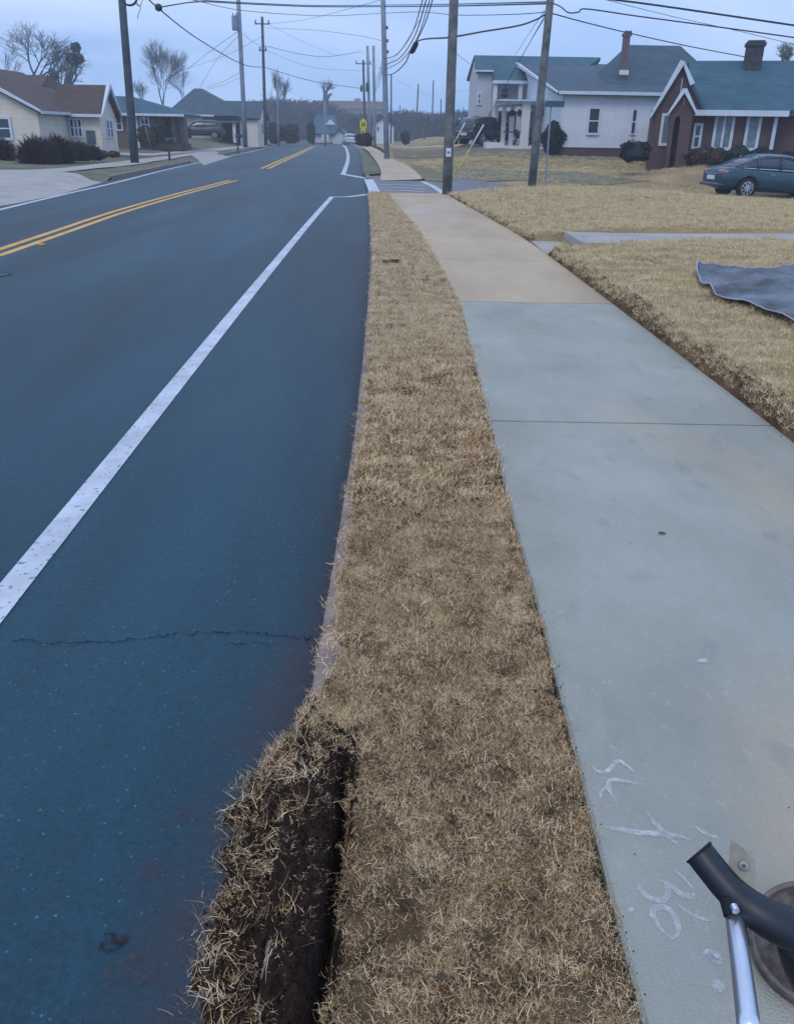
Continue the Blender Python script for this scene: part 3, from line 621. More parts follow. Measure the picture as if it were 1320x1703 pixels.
for i_, (px, py, r_) in enumerate(((655, 438, .09), (640, 440, .05), (690, 420, .025))):
    p = gr(px, py); o = MB((p.x, p.y, 0)); nn_ = 9
    for k_ in range(nn_): a_ = 6.283 * k_ / nn_; o.v.append((p.x + math.cos(a_) * r_ * random.uniform(.7, 1.2), p.y + math.sin(a_) * r_ * 1.6 * random.uniform(.7, 1.2), float(TV(p.x, p.y)) + .036))
    o.f.append(tuple(range(nn_))); tag(o.build('bare_patch', soil_mat), ('dark bare patch worn in the verge beyond the nearest slabs', 'smaller bare spot joined to the left of the dark bare patch', 'tiny bare spot right of the dark bare patch')[i_], 'bare patch')
# tan overhang on the kerb where the grass creeps over it
P = pts_between(lambda y: kerb_c(y) + .016 + .02 * ss(y, 2.6, 4), lambda y: kerb_c(y) + .06, TEND + .05, 12, 800, lambda x, y: rng.uniform(0, 1, len(x)) < .65 + .5 * wob(x, y, .4, 1)); scatter('kerb_grass', P, np.full(len(P), .0), .8, TU_mid, 'dry grass creeping over the top of the kerb')
lr = lambda k: (lambda y: swr_c(y) + k)
nopath = lambda x, y: ~((y > WY0 - .10) & (y < WY1 + .10) & (x < 17))
for i, (y0_, y1_, w_, dn, sc_) in enumerate(((3.4, 7, 2.2, 800, .95), (7, 11, 4.5, 420, 1.1), (11, 14.25, 7, 260, 1.25), (14.25, 20, 10, 170, 1.6), (20, 25.6, 14, 120, 1.9))):
    P = pts_between(lr(.03), lr(w_), y0_, y1_, dn, nopath); scatter('lawn_grass', P, TR(P[:, 0], P[:, 1]) - .004, sc_, TU_lawn, 'short pale dormant grass of the lawn right of the sidewalk')
P = pts_between(lr(.05), lr(.12), 3.6, 26, 700, nopath); scatter('lawn_edge_grass', P, TR(P[:, 0], P[:, 1]), .9, TU_lawn, 'dry grass hanging over the cut lawn edge by the sidewalk')
P = pts_between(lambda y: swr_c(y) + 1.0, lambda y: swr_c(y) + 24, 34.0, 52, 14); scatter('far_grass', P, TR(P[:, 0], P[:, 1]) - .01, 2.6, TU_lawn, 'dormant grass of the far lawn before the white house')
# loose soil pieces, straw and grass scraps
P = pts_between(lambda y: spill(y) + .0, lambda y: vleft(y) + .03, .7, TEND + .12, 4500)
def soilz(P):
    j = np.clip(((P[:, 1] - ys[0]) / .0075).astype(int), 0, len(ys) - 1); i = np.clip(((P[:, 0] - A_[j]) / (B_[j] - A_[j]) * (nu - 1)).astype(int), 0, nu - 1); return np.where(P[:, 0] < A_[j], ROADZ, body[j, i])
scatter('soil_clods', P, soilz(P), rng.uniform(.0015, .0055, len(P)), CLODS, 'small dark clods of loose soil on the dug-up kerb', tiltv=1)
P = pts_between(spill, lambda y: vleft(y) - .05, .8, TEND + .2, 5200, lambda x, y: rng.uniform(0, 1, len(x)) < .34 - .3 * ss(x, -.24, -.16) + .5 * wob(x, y, .14, 2) + .75 * ss(y, TEND - .12, TEND + .12) + .4 * ss(-x, .30, .38) - .5 * ss(x, -.25, -.2) * (1 - ss(y, TEND - .05, TEND + .05)))
P0 = pts_between(lambda y: spill(y) + .08, lambda y: vleft(y) - .02, .8, TEND, 1500, lambda x, y: rng.uniform(0, 1, len(x)) < .55 + .5 * wob(x, y, .07, 0)); scatter('fine_straw_scraps', P0, soilz(P0) + .001, .75, TU_fine, 'fine broken straw mixed into the dug-up soil')
scatter('straw_scraps', P, soilz(P) + .004, .95, TU_soil, 'torn dry grass scraps lying over the dug-up soil')
P = pts_between(lambda y: spill(y) - .02, lambda y: vleft(y) * 0 - .07, TEND - .16, TEND + .26, 1900, lambda x, y: rng.uniform(0, 1, len(x)) < ss(y, TEND - .16 + .05 * np.sin(x * 40), TEND + .04)); scatter('grass_clump', P, soilz(P) + .008, .9, TU_near, 'straw grass clump spilling over the kerb onto the road')
P = pts_between(lambda y: y * 0 - .9, lambda y: kerb_c(y) + .0, 1.0, 9, 60, lambda x, y: rng.uniform(0, 1, len(x)) < np.exp((x - spill(np.minimum(y, TEND + .3))) / .07) * .8 + .03)
scatter('road_grit', P, np.full(len(P), ROADZ + .003), rng.uniform(.001, .003, len(P)), CLODS, 'loose soil crumbs scattered on the asphalt by the kerb', tiltv=1)
P = pts_between(lambda y: y * 0 - .6, lambda y: kerb_c(y) + .02, 1.0, 6, 40, lambda x, y: rng.uniform(0, 1, len(x)) < np.exp((x - kerb_c(y)) / .07))
scatter('road_straw', P, np.full(len(P), ROADZ + .003), .6, TU_soil, 'few straws of dry grass blown along the gutter')
for fa_, fb_, y1_, tx in ((lambda y: swl_c(y) - .004, lambda y: swl_c(y) + .022, 14, 'left'), (lambda y: swr_c(y) - .035, lambda y: swr_c(y) + .004, 18, 'right')):
    P = pts_between(fa_, fb_, 1.0, y1_, 5200, lambda x, y: rng.uniform(0, 1, len(x)) < .35 + .4 * wob(x, y, .5, 1)); scatter('edge_soil', P, np.full(len(P), .0), rng.uniform(.0008, .0026, len(P)), CLODS, 'fine soil crumbs along the ' + tx + ' edge of the sidewalk', tiltv=1)
    P = pts_between(fa_, fb_, 1.0, y1_, 500); scatter('edge_straw', P, np.full(len(P), .002), .55, TU_soil, 'short straws along the ' + tx + ' edge of the sidewalk')
P = pts_between(swl_c, swr_c, 1.0, 9, 12); scatter('path_grit', P, np.full(len(P), .003), rng.uniform(.0006, .0018, len(P)), CLODS, 'tiny crumbs of soil on the concrete sidewalk', tiltv=1)
P = pts_between(swl_c, lambda y: swl_c(y) + .25, 1.0, 9, 12); scatter('path_straw', P, np.full(len(P), .004), .35, TU_soil, 'few straws fallen on the edge of the sidewalk')

# reddish soil smears on the asphalt, dead leaves in the verge
smear = mat('soil_smear', (.13, .055, .045), .95, .2, 20, coords='World'); add_alpha(smear, 90, .46, .75, .5)
smear2 = mat('dark_smear', (.022, .018, .018), .95, .2, 20, coords='World'); add_alpha(smear2, 70, .44, .6, .9)
for i_, (px, py, r_, m_, lb) in enumerate(((302, 1362, .020, smear, 'upper reddish soil smear on the asphalt left of the dug soil'), (284, 1408, .018, smear, 'lower reddish soil smear on the asphalt left of the dug soil'), (185, 1570, .034, smear2, 'dark smear on the asphalt near the lower left'), (262, 1450, .05, smear, 'wide faint reddish smear beside the dug soil'), (225, 1620, .06, smear, 'faint reddish smear at the bottom of the road'))):
    p = gr(px, py, ROADZ); o = MB((p.x, p.y, 0)); nn_ = 14
    for k_ in range(nn_): a_ = 6.283 * k_ / nn_; rr_ = r_ * random.uniform(.6, 1.3); o.v.append((p.x + math.cos(a_) * rr_, p.y + math.sin(a_) * rr_ * .8, MZ + .0012 + .0004 * i_))
    o.f.append(tuple(range(nn_))); tag(o.build('soil_smear', m_), lb, 'stain')
leafm = bpy.data.collections.new('dead_leaves')
for k_ in range(3):
    rs_ = random.Random(k_); me = bpy.data.meshes.new('leaf'); pts_ = [(math.cos(a_) * rs_.uniform(.6, 1) , math.sin(a_) * rs_.uniform(.4, .8), rs_.uniform(-.1, .35)) for a_ in np.linspace(0, 5.6, 8)]
    me.from_pydata(pts_ + [(0, 0, 0)], [], [(i_, (i_ + 1) % 8, 8) for i_ in range(8)]); me.materials.append(M['shrub_brown'] if k_ else M['door_leaf']); leafm.objects.link(bpy.data.objects.new('leaf', me))
P = pts_between(vl, vr, 1.0, 12, 9); scatter('dead_leaf_bits', P, TV(P[:, 0], P[:, 1]) + .022, rng.uniform(.006, .013, len(P)), leafm, 'small curled dead leaf bits caught in the verge grass', tiltv=.6)
P = pts_between(lr(.1), lr(4), 4, 14, 3); scatter('lawn_leaf_bits', P, TR(P[:, 0], P[:, 1]) + .03, rng.uniform(.008, .016, len(P)), leafm, 'small curled dead leaf bits on the right lawn', tiltv=.6)
# ------------------------------------------------------------------ faded painted marks on the sidewalk, read from its far side
pm = empty('painted_marks', (0, 0, .003), 'faded white spray-painted scrawl reading SC, a long arrow stroke and 30 on the near sidewalk', 'painted marking')
def zf(px, py): return (930 + px / 3.385, 1230 + py / 3.385)
for st_, wd in (([(180, 150), (215, 185), (265, 185), (300, 150), (330, 125), (380, 155), (450, 210)], .009), ([(320, 360), (285, 300), (275, 255), (300, 232), (370, 240), (465, 262)], .009), ([(232, 345), (232, 305), (270, 262)], .006),
                ([(245, 497), (340, 512), (450, 530), (620, 540), (760, 575)], .011), ([(490, 415), (540, 480), (600, 540), (670, 605)], .010), ([(750, 490), (830, 540), (900, 560)], .006),
                ([(425, 790), (455, 850), (510, 900), (580, 910), (610, 860), (590, 810), (560, 800)], .010), ([(600, 800), (650, 850), (700, 885), (745, 885), (750, 870)], .010),
                ([(630, 1130), (560, 1060), (520, 985), (545, 950), (610, 960), (655, 1030), (665, 1095), (630, 1130)], .010), ([(640, 740), (700, 790), (760, 860)], .005), ([(660, 930), (740, 990), (850, 1030)], .006),
                ([(800, 1225), (845, 1215), (880, 1240), (840, 1240)], .018), ([(850, 1390), (890, 1400), (920, 1420)], .022), ([(385, 955), (410, 975)], .012)):
    ribbon('stroke', P2([zf(*p) for p in st_]), wd * 1.4, M['chalk'], pm, z=.0012, n=8, jag=.0016, taper=True)

# ------------------------------------------------------------------ plants and trees
def leaf_blob(name, c, r, n, size, m, parent=None, seed=0, shell=.45, squash=0, loc=True):
    """many small leaf faces through an uneven ellipsoid volume"""
    rs = np.random.default_rng(seed); d = rs.normal(size=(n, 3)); d /= np.linalg.norm(d, axis=1)[:, None]
    if squash: d = np.sign(d) * np.abs(d) ** squash; d /= (np.abs(d) ** 4).sum(1)[:, None] ** .25
    rad = rs.uniform(shell, 1, n) ** .5 * (1 + .10 * np.sin(d[:, 0] * 5 + seed) + .10 * np.sin(d[:, 2] * 6 + d[:, 1] * 4 + seed))
    P = d * rad[:, None] * np.array(r)[None] + np.array(c)[None]
    a = rs.normal(size=(n, 3)); a /= np.linalg.norm(a, axis=1)[:, None]; b = np.cross(a, rs.normal(size=(n, 3))); b /= np.linalg.norm(b, axis=1)[:, None]
    s_ = size * rs.uniform(.6, 1.4, (n, 1))
    V = np.stack([P - a * s_, P + b * s_ * .6, P + a * s_, P - b * s_ * .6], 1).reshape(-1, 3); F = np.arange(4 * n).reshape(-1, 4)
    return np_mesh(name, V, F, m, parent)
def twig_blob(name, c, r, n, L_, wd, m, parent=None, seed=0):
    """dense twiggy shrub or bare thicket: thin upward blades fanned from the base"""
    rs = np.random.default_rng(seed); V = []; F = []
    a = rs.uniform(0, 6.28, n); k = np.sqrt(rs.uniform(0, 1, n)); base = np.stack([np.cos(a) * k * r[0] * .8, np.sin(a) * k * r[1] * .8, rs.uniform(0, .75, n) * r[2] * 1.3 * np.sqrt(1 - .8 * k * k)], 1) + np.array(c)
    d = np.stack([np.cos(a) * k * .9 + rs.normal(0, .35, n), np.sin(a) * k * .9 + rs.normal(0, .35, n), rs.uniform(.3, 1.2, n)], 1); d /= np.linalg.norm(d, axis=1)[:, None]
    s_ = np.cross(d, rs.normal(size=(n, 3))); s_ /= np.linalg.norm(s_, axis=1)[:, None]; s_ *= wd
    T = base + d * (L_ * rs.uniform(.5, 1.2, n))[:, None]
    V = np.stack([base - s_, base + s_, T + s_ * .3, T - s_ * .3], 1).reshape(-1, 3)
    return np_mesh(name, V, np.arange(4 * n).reshape(-1, 4), m, parent)
def bare_tree(px, py, Y, top, seed, label, m, spread=.55, trunk=.16, lean=0, levels=6, group=None, name='bare_tree', minr=.012, split=.2, width=None):
    rs = random.Random(seed); p0 = at(px, py, Y); h = at(px, top, Y).z - p0.z
    t = empty(name, p0, label, 'tree', group); T_ = MB(); B_ = MB(); k = h / 2.6
    def grow(p, d, L_, r, lv):
        n_ = 3 if lv < 3 else 2; pts = [p]; dd = d.copy(); q = p
        for i in range(n_):
            dd = (dd + Vector((rs.gauss(0, .11), rs.gauss(0, .11), .05))).normalized(); q = q + dd * (L_ / n_); pts.append(q)
        r1 = max(r * .66, minr); (T_ if lv == 0 else B_).tube(pts, [r + (r1 - r) * i / n_ for i in range(n_ + 1)], 6 if lv < 2 else 3, caps=False)
        if lv >= levels: return
        c = 2 if lv == 0 else rs.choice((2, 3, 3))
        for i in range(c + (lv > 1)):
            ax = Vector((rs.gauss(0, 1), rs.gauss(0, 1), rs.gauss(0, .2))).normalized(); a = spread * 1.5 * rs.uniform(.5, 1.25) * (.45 if i == 0 else 1)
            nd = (Matrix.Rotation(a, 3, dd.cross(ax).normalized()) @ dd); nd = (nd + Vector((0, 0, .06))).normalized()
            st_ = pts[-1] if i < 2 else pts[-2]
            grow(st_, nd, L_ * rs.uniform(.66, .84), r1 * rs.uniform(.75, .95), lv + 1)
    grow(Vector((0, 0, 0)), Vector((lean, 0, 1)).normalized(), k * .85, trunk, 0)
    zm = max(v[2] for v in B_.v); f = h / zm
    for mb in (T_, B_): mb.v = [(x * f * (width or 1), y * f * (width or 1), z * f) for x, y, z in mb.v]
    T_.build('trunk', m, t, True); B_.build('crown', m, t)
    return t
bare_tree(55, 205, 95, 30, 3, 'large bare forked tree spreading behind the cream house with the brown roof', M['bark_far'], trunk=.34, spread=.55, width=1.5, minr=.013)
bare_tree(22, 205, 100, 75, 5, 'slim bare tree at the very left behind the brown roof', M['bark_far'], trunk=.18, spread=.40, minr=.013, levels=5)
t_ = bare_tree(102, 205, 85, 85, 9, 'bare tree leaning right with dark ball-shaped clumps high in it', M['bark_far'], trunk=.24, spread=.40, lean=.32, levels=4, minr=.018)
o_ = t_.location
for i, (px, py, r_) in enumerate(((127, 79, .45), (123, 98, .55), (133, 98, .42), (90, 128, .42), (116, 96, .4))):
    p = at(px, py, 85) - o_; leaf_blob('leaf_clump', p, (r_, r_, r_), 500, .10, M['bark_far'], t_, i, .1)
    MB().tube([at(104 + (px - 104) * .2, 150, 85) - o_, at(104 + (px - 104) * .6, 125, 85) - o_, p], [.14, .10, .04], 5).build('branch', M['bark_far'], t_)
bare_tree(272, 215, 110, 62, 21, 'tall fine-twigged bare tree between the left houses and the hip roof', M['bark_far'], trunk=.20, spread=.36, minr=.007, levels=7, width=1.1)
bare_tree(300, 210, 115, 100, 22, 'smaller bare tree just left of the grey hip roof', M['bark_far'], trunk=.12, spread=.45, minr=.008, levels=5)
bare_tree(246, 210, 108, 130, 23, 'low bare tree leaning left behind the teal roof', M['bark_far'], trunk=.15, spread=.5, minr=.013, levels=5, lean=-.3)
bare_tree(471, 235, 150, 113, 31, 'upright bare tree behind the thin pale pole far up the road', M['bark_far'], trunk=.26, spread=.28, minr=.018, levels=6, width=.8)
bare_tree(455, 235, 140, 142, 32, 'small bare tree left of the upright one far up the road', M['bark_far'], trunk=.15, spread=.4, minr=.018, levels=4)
def topped(px, Y, label):
    p0 = at(px, 236, Y); t = empty('topped_tree', p0, label, 'tree'); mb = MB(); q = lambda x, y: at(x, y, Y) - p0
    mb.tube([q(541, 236), q(541, 200), q(542, 168), q(541, 155)], [.7, .55, .5, .35], 7); mb.build('trunk', M['bark_far'], t, True)
    for L_ in ([(542, 168), (548, 158), (552, 156)], [(541, 158), (545, 148), (549, 140)], [(541, 158), (539, 150), (538, 144)], [(545, 148), (550, 143), (552, 140)]):
        MB().tube([q(*a) for a in L_], [.28, .22, .14], 5).build('branch', M['bark_far'], t, True)
    twig_blob('twigs', q(545, 150), (1.0, 1.0, 1.0), 160, 1.2, .02, M['bark_far'], t, 4)
topped(541, 150, 'lopped dark tree stump with stubby forked limbs behind the blue-roofed house')
bare_tree(1300, 150, 75, 66, 41, 'pale bare tree top rising behind the brick house at the right edge', M['bark'], trunk=.2, spread=.5, minr=.008, levels=6)

for i_, (px, Y, tp, sd) in enumerate(((430, 150, 158, 51), (497, 160, 166, 52), (520, 150, 172, 53), (568, 165, 186, 54), (589, 140, 192, 55), (662, 150, 186, 56), (684, 160, 180, 57), (706, 150, 184, 58), (768, 140, 178, 59))):
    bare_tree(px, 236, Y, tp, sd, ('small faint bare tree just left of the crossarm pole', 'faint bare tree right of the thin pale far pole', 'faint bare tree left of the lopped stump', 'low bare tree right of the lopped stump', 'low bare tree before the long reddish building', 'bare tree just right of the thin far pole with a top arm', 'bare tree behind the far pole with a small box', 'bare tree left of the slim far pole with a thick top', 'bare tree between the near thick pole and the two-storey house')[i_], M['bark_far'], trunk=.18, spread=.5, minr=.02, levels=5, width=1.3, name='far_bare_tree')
def shrub(px, py, Y, wpx, top, m, label, kind='leaf', name='shrub', n=1400, seed=0, size=.07, depth=1.0, squash=0, cat='bush', group=None):
    p0 = at(px, py, Y); rx = (at(px + wpx / 2, py, Y) - p0).x; h = at(px, top, Y).z - p0.z
    t = empty(name, p0, label, cat, group)
    if kind == 'leaf':
        leaf_blob('foliage', (0, 0, h / 2), (rx, rx * depth, h / 2), n, size, m, t, seed, .35, squash)
        MB().lathe((0, 0, 0), [(rx * .55, 0.02), (rx * .85, h * .3), (rx * .8, h * .7), (rx * .4, h * .93)], 10).build('core', m, t)
    else: twig_blob('twigs', (0, 0, 0), (rx, rx * depth, h), n, h * .45, size * .15, m, t, seed)
    return t
for i, (px, py, wp, tp, Y, lb) in enumerate(((65, 277, 62, 236, 40, 'dense purple-brown twiggy shrub, leftmost of the row under the cream wall'), (100, 272, 50, 234, 41, 'purple-brown twiggy shrub right of the densest one by the cream wall'),
        (128, 268, 50, 240, 42.5, 'loose greyish twiggy shrub before the triple window'), (152, 267, 40, 246, 43.5, 'low purplish twiggy shrub before the blue-grey door'), (8, 270, 30, 238, 41, 'twiggy shrub at the left edge under the left window'))):
    shrub(px, py, Y, wp, tp, M['twig_purple'], lb, 'twig', 'twiggy_shrub', 2600, i, .16, .6)
shrub(172, 264, 46, 18, 250, M['shrub_brown'], 'small brown shrub at the corner of the cream house', n=700, seed=9, size=.05)
shrub(190, 262, 46, 18, 251, M['shrub_brown'], 'small round dead shrub right of the corner of the cream house', n=700, seed=10, size=.05)
shrub(250, 240, 66, 38, 210, M['shrub_brown'], 'wide brown-green bush in front of the brick bungalow', n=2200, seed=11, size=.10)
shrub(272, 238, 66, 30, 208, M['hedge'], 'dark evergreen bush at the porch of the teal-roofed bungalow', n=1500, seed=12, size=.10)
shrub(313, 232, 92, 16, 212, M['hedge'], 'small dark bush in front of the parked SUV at the grey house', n=700, seed=13, size=.10)
shrub(917, 256, 50, 40, 204, M['hedge'], 'tall rounded evergreen beside the white porch', n=4500, seed=14, size=.06)
t_ = shrub(1052, 268, 38, 46, 235, M['hedge'], 'squared evergreen shrub with an arched hollow beside the brick house', n=4200, seed=15, size=.045, squash=.55, depth=.7)
for i, (px, py, wp, tp, Y, mk_, lb) in enumerate(((1142, 272, 34, 248, 39, 'hedge', 'dark bush right of the arched brick doorway'), (1165, 274, 42, 243, 38.5, 'shrub_brown', 'brownish bush under the narrow dark window'),
        (1190, 276, 40, 247, 38, 'shrub_brown', 'bush under the pale picture window of the brick house'), (1225, 280, 50, 244, 37.5, 'hedge', 'wide dark bush under the right end of the picture window'),
        (1262, 284, 46, 246, 37, 'hedge', 'dark bush under the last window of the brick house'), (1306, 296, 50, 252, 36.5, 'hedge', 'large dark bush behind the car bonnet at the right edge'))):
    shrub(px, py, Y, wp, tp, M[mk_], lb, n=2400, seed=30 + i, size=.055)
shrub(606, 243, 75, 30, 221, M['twig_purple'], 'dark round shrub under the yellow school crossing sign', 'leaf', n=1800, seed=50, size=.09)
for i, (px, wp, tp, Y, lb) in enumerate(((458, 26, 205, 118, 'dark evergreen bush right of the far white gable'), (484, 26, 206, 120, 'dark rounded evergreen beside the thin pale pole'), (518, 12, 202, 125, 'narrow dark evergreen before the blue-roofed house'),
        (674, 14, 219, 118, 'small dark evergreen on the far lawn left of the near pole'))):
    shrub(px, 239, Y, wp, tp, M['hedge'], lb, n=900, seed=60 + i, size=.22)
# far woods that read as one mass
def far_wood(name, x0, x1, Y, base, tops, m, label, n, seed, L_=2.6, wd=.045):
    rs = np.random.default_rng(seed); px = rs.uniform(x0, x1, n); tp = np.interp(px, [a for a, b in tops], [b for a, b in tops]) + rs.normal(0, 2.2, n)
    v = rs.uniform(0, 1, n) ** .8; py = base + (tp - base) * v; Ys = Y + rs.uniform(-10, 10, n)
    P = np.array([tuple(at(a, b, c)) for a, b, c in zip(px, py, Ys)]); d = np.stack([rs.normal(0, .5, n), rs.normal(0, .3, n), rs.uniform(.2, 1, n)], 1); d /= np.linalg.norm(d, axis=1)[:, None]
    s_ = np.stack([d[:, 2], 0 * d[:, 0], -d[:, 0]], 1) * wd; T = P + d * (L_ * rs.uniform(.4, 1.1, n))[:, None]; T[:, 2] = np.minimum(T[:, 2], P[:, 2] + L_ * .5)
    V = np.stack([P - s_, P + s_, T + s_ * .2, T - s_ * .2], 1).reshape(-1, 3)
    tag(np_mesh(name, V, np.arange(4 * n).reshape(-1, 4), m), label, kind='stuff')
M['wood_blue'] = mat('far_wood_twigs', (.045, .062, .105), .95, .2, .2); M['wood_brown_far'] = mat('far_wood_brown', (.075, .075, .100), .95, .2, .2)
far_wood('far_woods', 425, 580, 210, 241, [(425, 184), (455, 182), (500, 182), (545, 190), (580, 206)], M['wood_blue'], 'dark bluish mass of bare woods beyond the end of the road', 9000, 1, 4, .22)
far_wood('far_woods', 560, 640, 200, 238, [(560, 212), (590, 208), (610, 206), (640, 208)], M['wood_brown_far'], 'brownish bare woods below the long brick building', 4500, 2, 4, .20)
far_wood('far_woods', 648, 800, 190, 239, [(648, 204), (670, 199), (700, 204), (745, 203), (790, 200), (800, 204)], M['wood_blue'], 'bare woods and thicket behind the far lawn right of the road', 10000, 3, 3.4, .16)

# ------------------------------------------------------------------ houses
def win(parent, off, px0, px1, py0, py1, Y, kind='glass', frame=.09, cols=1, rows=2, axis='y', m='trim', x=None):
    """window in a wall facing the camera (plane Y) : frame > pane, meeting rail and muntins"""
    pm_ = (py0 + py1) / 2; x0, x1 = at(px0, pm_, Y).x, at(px1, pm_, Y).x; z0, z1 = at((px0 + px1) / 2, py1, Y).z, at((px0 + px1) / 2, py0, Y).z; f = MB(off); fr = frame
    y0, y1 = Y - .07, Y + .02
    f.box(x0 - fr, x0, y0, y1, z0 - fr, z1 + fr); f.box(x1, x1 + fr, y0, y1, z0 - fr, z1 + fr); f.box(x0, x1, y0 - .003, y1, z1, z1 + fr); f.box(x0 - .02, x1 + .02, y0 - .04, y1, z0 - fr, z0)
    for i in range(1, rows): z = z0 + (z1 - z0) * i / rows; f.box(x0, x1, y0 + .02, y1, z - .03, z + .03)
    for i in range(1, cols): xx = x0 + (x1 - x0) * i / cols; f.box(xx - .05, xx + .05, y0 + .01, y1, z0, z1)
    fo = f.build('window', M[m], parent); fo.location = (0, 0, 0)
    g = MB(off); g.box(x0, x1, Y - .03, Y + .01, z0, z1); go = g.build('pane', M[kind], fo)
    return fo
def gable_x(mb, x0, x1, y0, y1, ze, zr, t=.18, over=.35):
    """roof with its ridge along x"""
    ym = (y0 + y1) / 2
    mb.slab([(x0 - over, y0 - over, ze), (x1 + over, y0 - over, ze), (x1 + over, ym, zr), (x0 - over, ym, zr)], t)
    mb.slab([(x1 + over, y1 + over, ze), (x0 - over, y1 + over, ze), (x0 - over, ym, zr), (x1 + over, ym, zr)], t)
def gable_y(mb, x0, x1, y0, y1, ze, zr, t=.18, over=.35, xm=None):
    xm = (x0 + x1) / 2 if xm is None else xm
    mb.slab([(x0 - over, y1 + over, ze), (x0 - over, y0 - over, ze), (xm, y0 - over, zr), (xm, y1 + over, zr)], t)
    mb.slab([(x1 + over, y0 - over, ze), (x1 + over, y1 + over, ze), (xm, y1 + over, zr), (xm, y0 - over, zr)], t)
def hip(mb, x0, x1, y0, y1, ze, zr, rx0, rx1, ry=None):
    ym = ry if ry is not None else (y0 + y1) / 2; a, b, c, d = (x0, y0, ze), (x1, y0, ze), (x1, y1, ze), (x0, y1, ze); e, f = (rx0, ym, zr), (rx1, ym, zr)
    mb.poly([a, b, f, e]); mb.poly([b, c, f]); mb.poly([c, d, e, f]); mb.poly([d, a, e]); mb.poly([d, c, b, a])
def wall_gable_y(mb, x0, x1, y, ze, zr, t=.2, xm=None):
    """triangle of wall facing the camera"""
    xm = (x0 + x1) / 2 if xm is None else xm; n = len(mb.v)
    mb.v += [(x0, y, ze), (x1, y, ze), (xm, y, zr), (x0, y + t, ze), (x1, y + t, ze), (xm, y + t, zr)]; mb.f += [(n, n + 1, n + 2), (n + 5, n + 4, n + 3), (n, n + 3, n + 4, n + 1), (n + 1, n + 4, n + 5, n + 2), (n + 2, n + 5, n + 3, n)]
def wall_gable_x(mb, y0, y1, x, ze, zr, t=.2):
    ym = (y0 + y1) / 2; n = len(mb.v)
    mb.v += [(x, y0, ze), (x, y1, ze), (x, ym, zr), (x - t, y0, ze), (x - t, y1, ze), (x - t, ym, zr)]; mb.f += [(n, n + 1, n + 2), (n + 5, n + 4, n + 3), (n, n + 3, n + 4, n + 1), (n + 1, n + 4, n + 5, n + 2), (n + 2, n + 5, n + 3, n)]
def yfor(px, x, z=1.5, lo_=20, hi_=200):
    """distance at which the line x = const reaches picture column px"""
    for _ in range(50):
        m_ = (lo_ + hi_) / 2
        if at(px, 200, m_).x > x: lo_ = m_
        else: hi_ = m_
    return (lo_ + hi_) / 2

# --- cream house with brown roof (left edge)
YA = 46.0; a0 = at(62, 184, YA); ze = a0.z; xr_ = a0.x; zb = 0.0; off = Vector((xr_ - 4, YA, float(TL(xr_ - 4, YA)))); A = empty('cream_house', off, 'cream clapboard house with brown shingle roofs and white-framed windows at the left edge', 'house')
zr = ze + 2.1; xw = xr_ - 7.6; y2 = YA + 4.0; xe = at(165, 191, y2).x; zw = at(165, 191, y2).z; yb = yfor(192.5, xe); zr2 = zw + 1.5
mb = MB(off); mb.box(xw, xr_, YA, YA + 9, zb, ze); wall_gable_y(mb, xw, xr_, YA, ze, zr - .1); mb.build('wall', M['siding_cream'], A)
mb = MB(off); gable_y(mb, xw, xr_, YA, YA + 8, ze + .02, zr, over=.3); rf = mb.build('roof', M['roof_brown'], A)
mb = MB(off); xk = at(80, 126, YA + 9).x; hip(mb, xr_ - 22, at(110, 150, YA + 9).x, YA + 3.2, YA + 15, ze + .1, at(80, 125, YA + 9).z, xr_ - 14, xk, YA + 9); mb.build('main_roof', M['roof_brown'], A)
mb = MB(off)
xm_ = (xw + xr_) / 2
for (xa, xb) in ((xw - .3, xm_), (xr_ + .3, xm_)): mb.bar((xa, YA - .33, ze - .02), (xb, YA - .33, zr - .04), .10, .20)
mb.box(xr_ + .28, xr_ + .38, YA - .3, YA + 3.6, ze - .14, ze - .0); mb.build('fascia', M['trim'], A)
win(A, off, -4, 17, 198, 229, YA, 'glass', .12)
# cross wing: long side faces the camera, gable end faces the road
mb = MB(off); mb.box(xr_ + .02, xe, y2, yb, zb, zw); wall_gable_x(mb, y2, yb, xe, zw, zr2 - .08); mb.build('cross_wing', M['siding_cream'], A)
mb = MB(off); gable_x(mb, xr_ - .5, xe - .05, y2, yb, zw + .02, zr2, over=.3); mb.build('cross_roof', M['roof_brown'], A)
mb = MB(off); ym = (y2 + yb) / 2; mb.bar((xe + .27, y2 - .3, zw), (xe + .27, ym, zr2), .09, .2); mb.bar((xe + .27, yb + .3, zw), (xe + .27, ym, zr2), .09, .2); mb.box(xr_ + .3, xe + .3, y2 - .4, y2 - .3, zw - .12, zw + .03); mb.build('rake_trim', M['trim'], A)
win(A, off, 118.5, 136, 199, 226, y2, 'glass', .10, cols=3); win(A, off, 83, 88.5, 199, 226, y2, 'glass', .08)
mb = MB(off); dA, dB = at(146, 240, y2), at(158, 217, y2); mb.box(dA.x, dB.x, y2 - .06, y2, dA.z, dB.z); mb.build('door', M['door_blue'], A)
def win_x(parent, off, x, ya, yb_, z0, z1, kind='glass'):
    f = MB(off); fr = .09; f.box(x - .02, x + .06, ya - fr, ya, z0 - fr, z1 + fr); f.box(x - .02, x + .06, yb_, yb_ + fr, z0 - fr, z1 + fr); f.box(x - .02, x + .06, ya, yb_, z1, z1 + fr); f.box(x - .02, x + .08, ya, yb_, z0 - fr, z0); f.box(x - .02, x + .05, ya, yb_, (z0 + z1) / 2 - .03, (z0 + z1) / 2 + .03)
    fo = f.build('window', M['trim'], parent); MB(off).box(x - .02, x + .02, ya, yb_, z0, z1).build('pane', M[kind], fo)
L_ = yb - y2
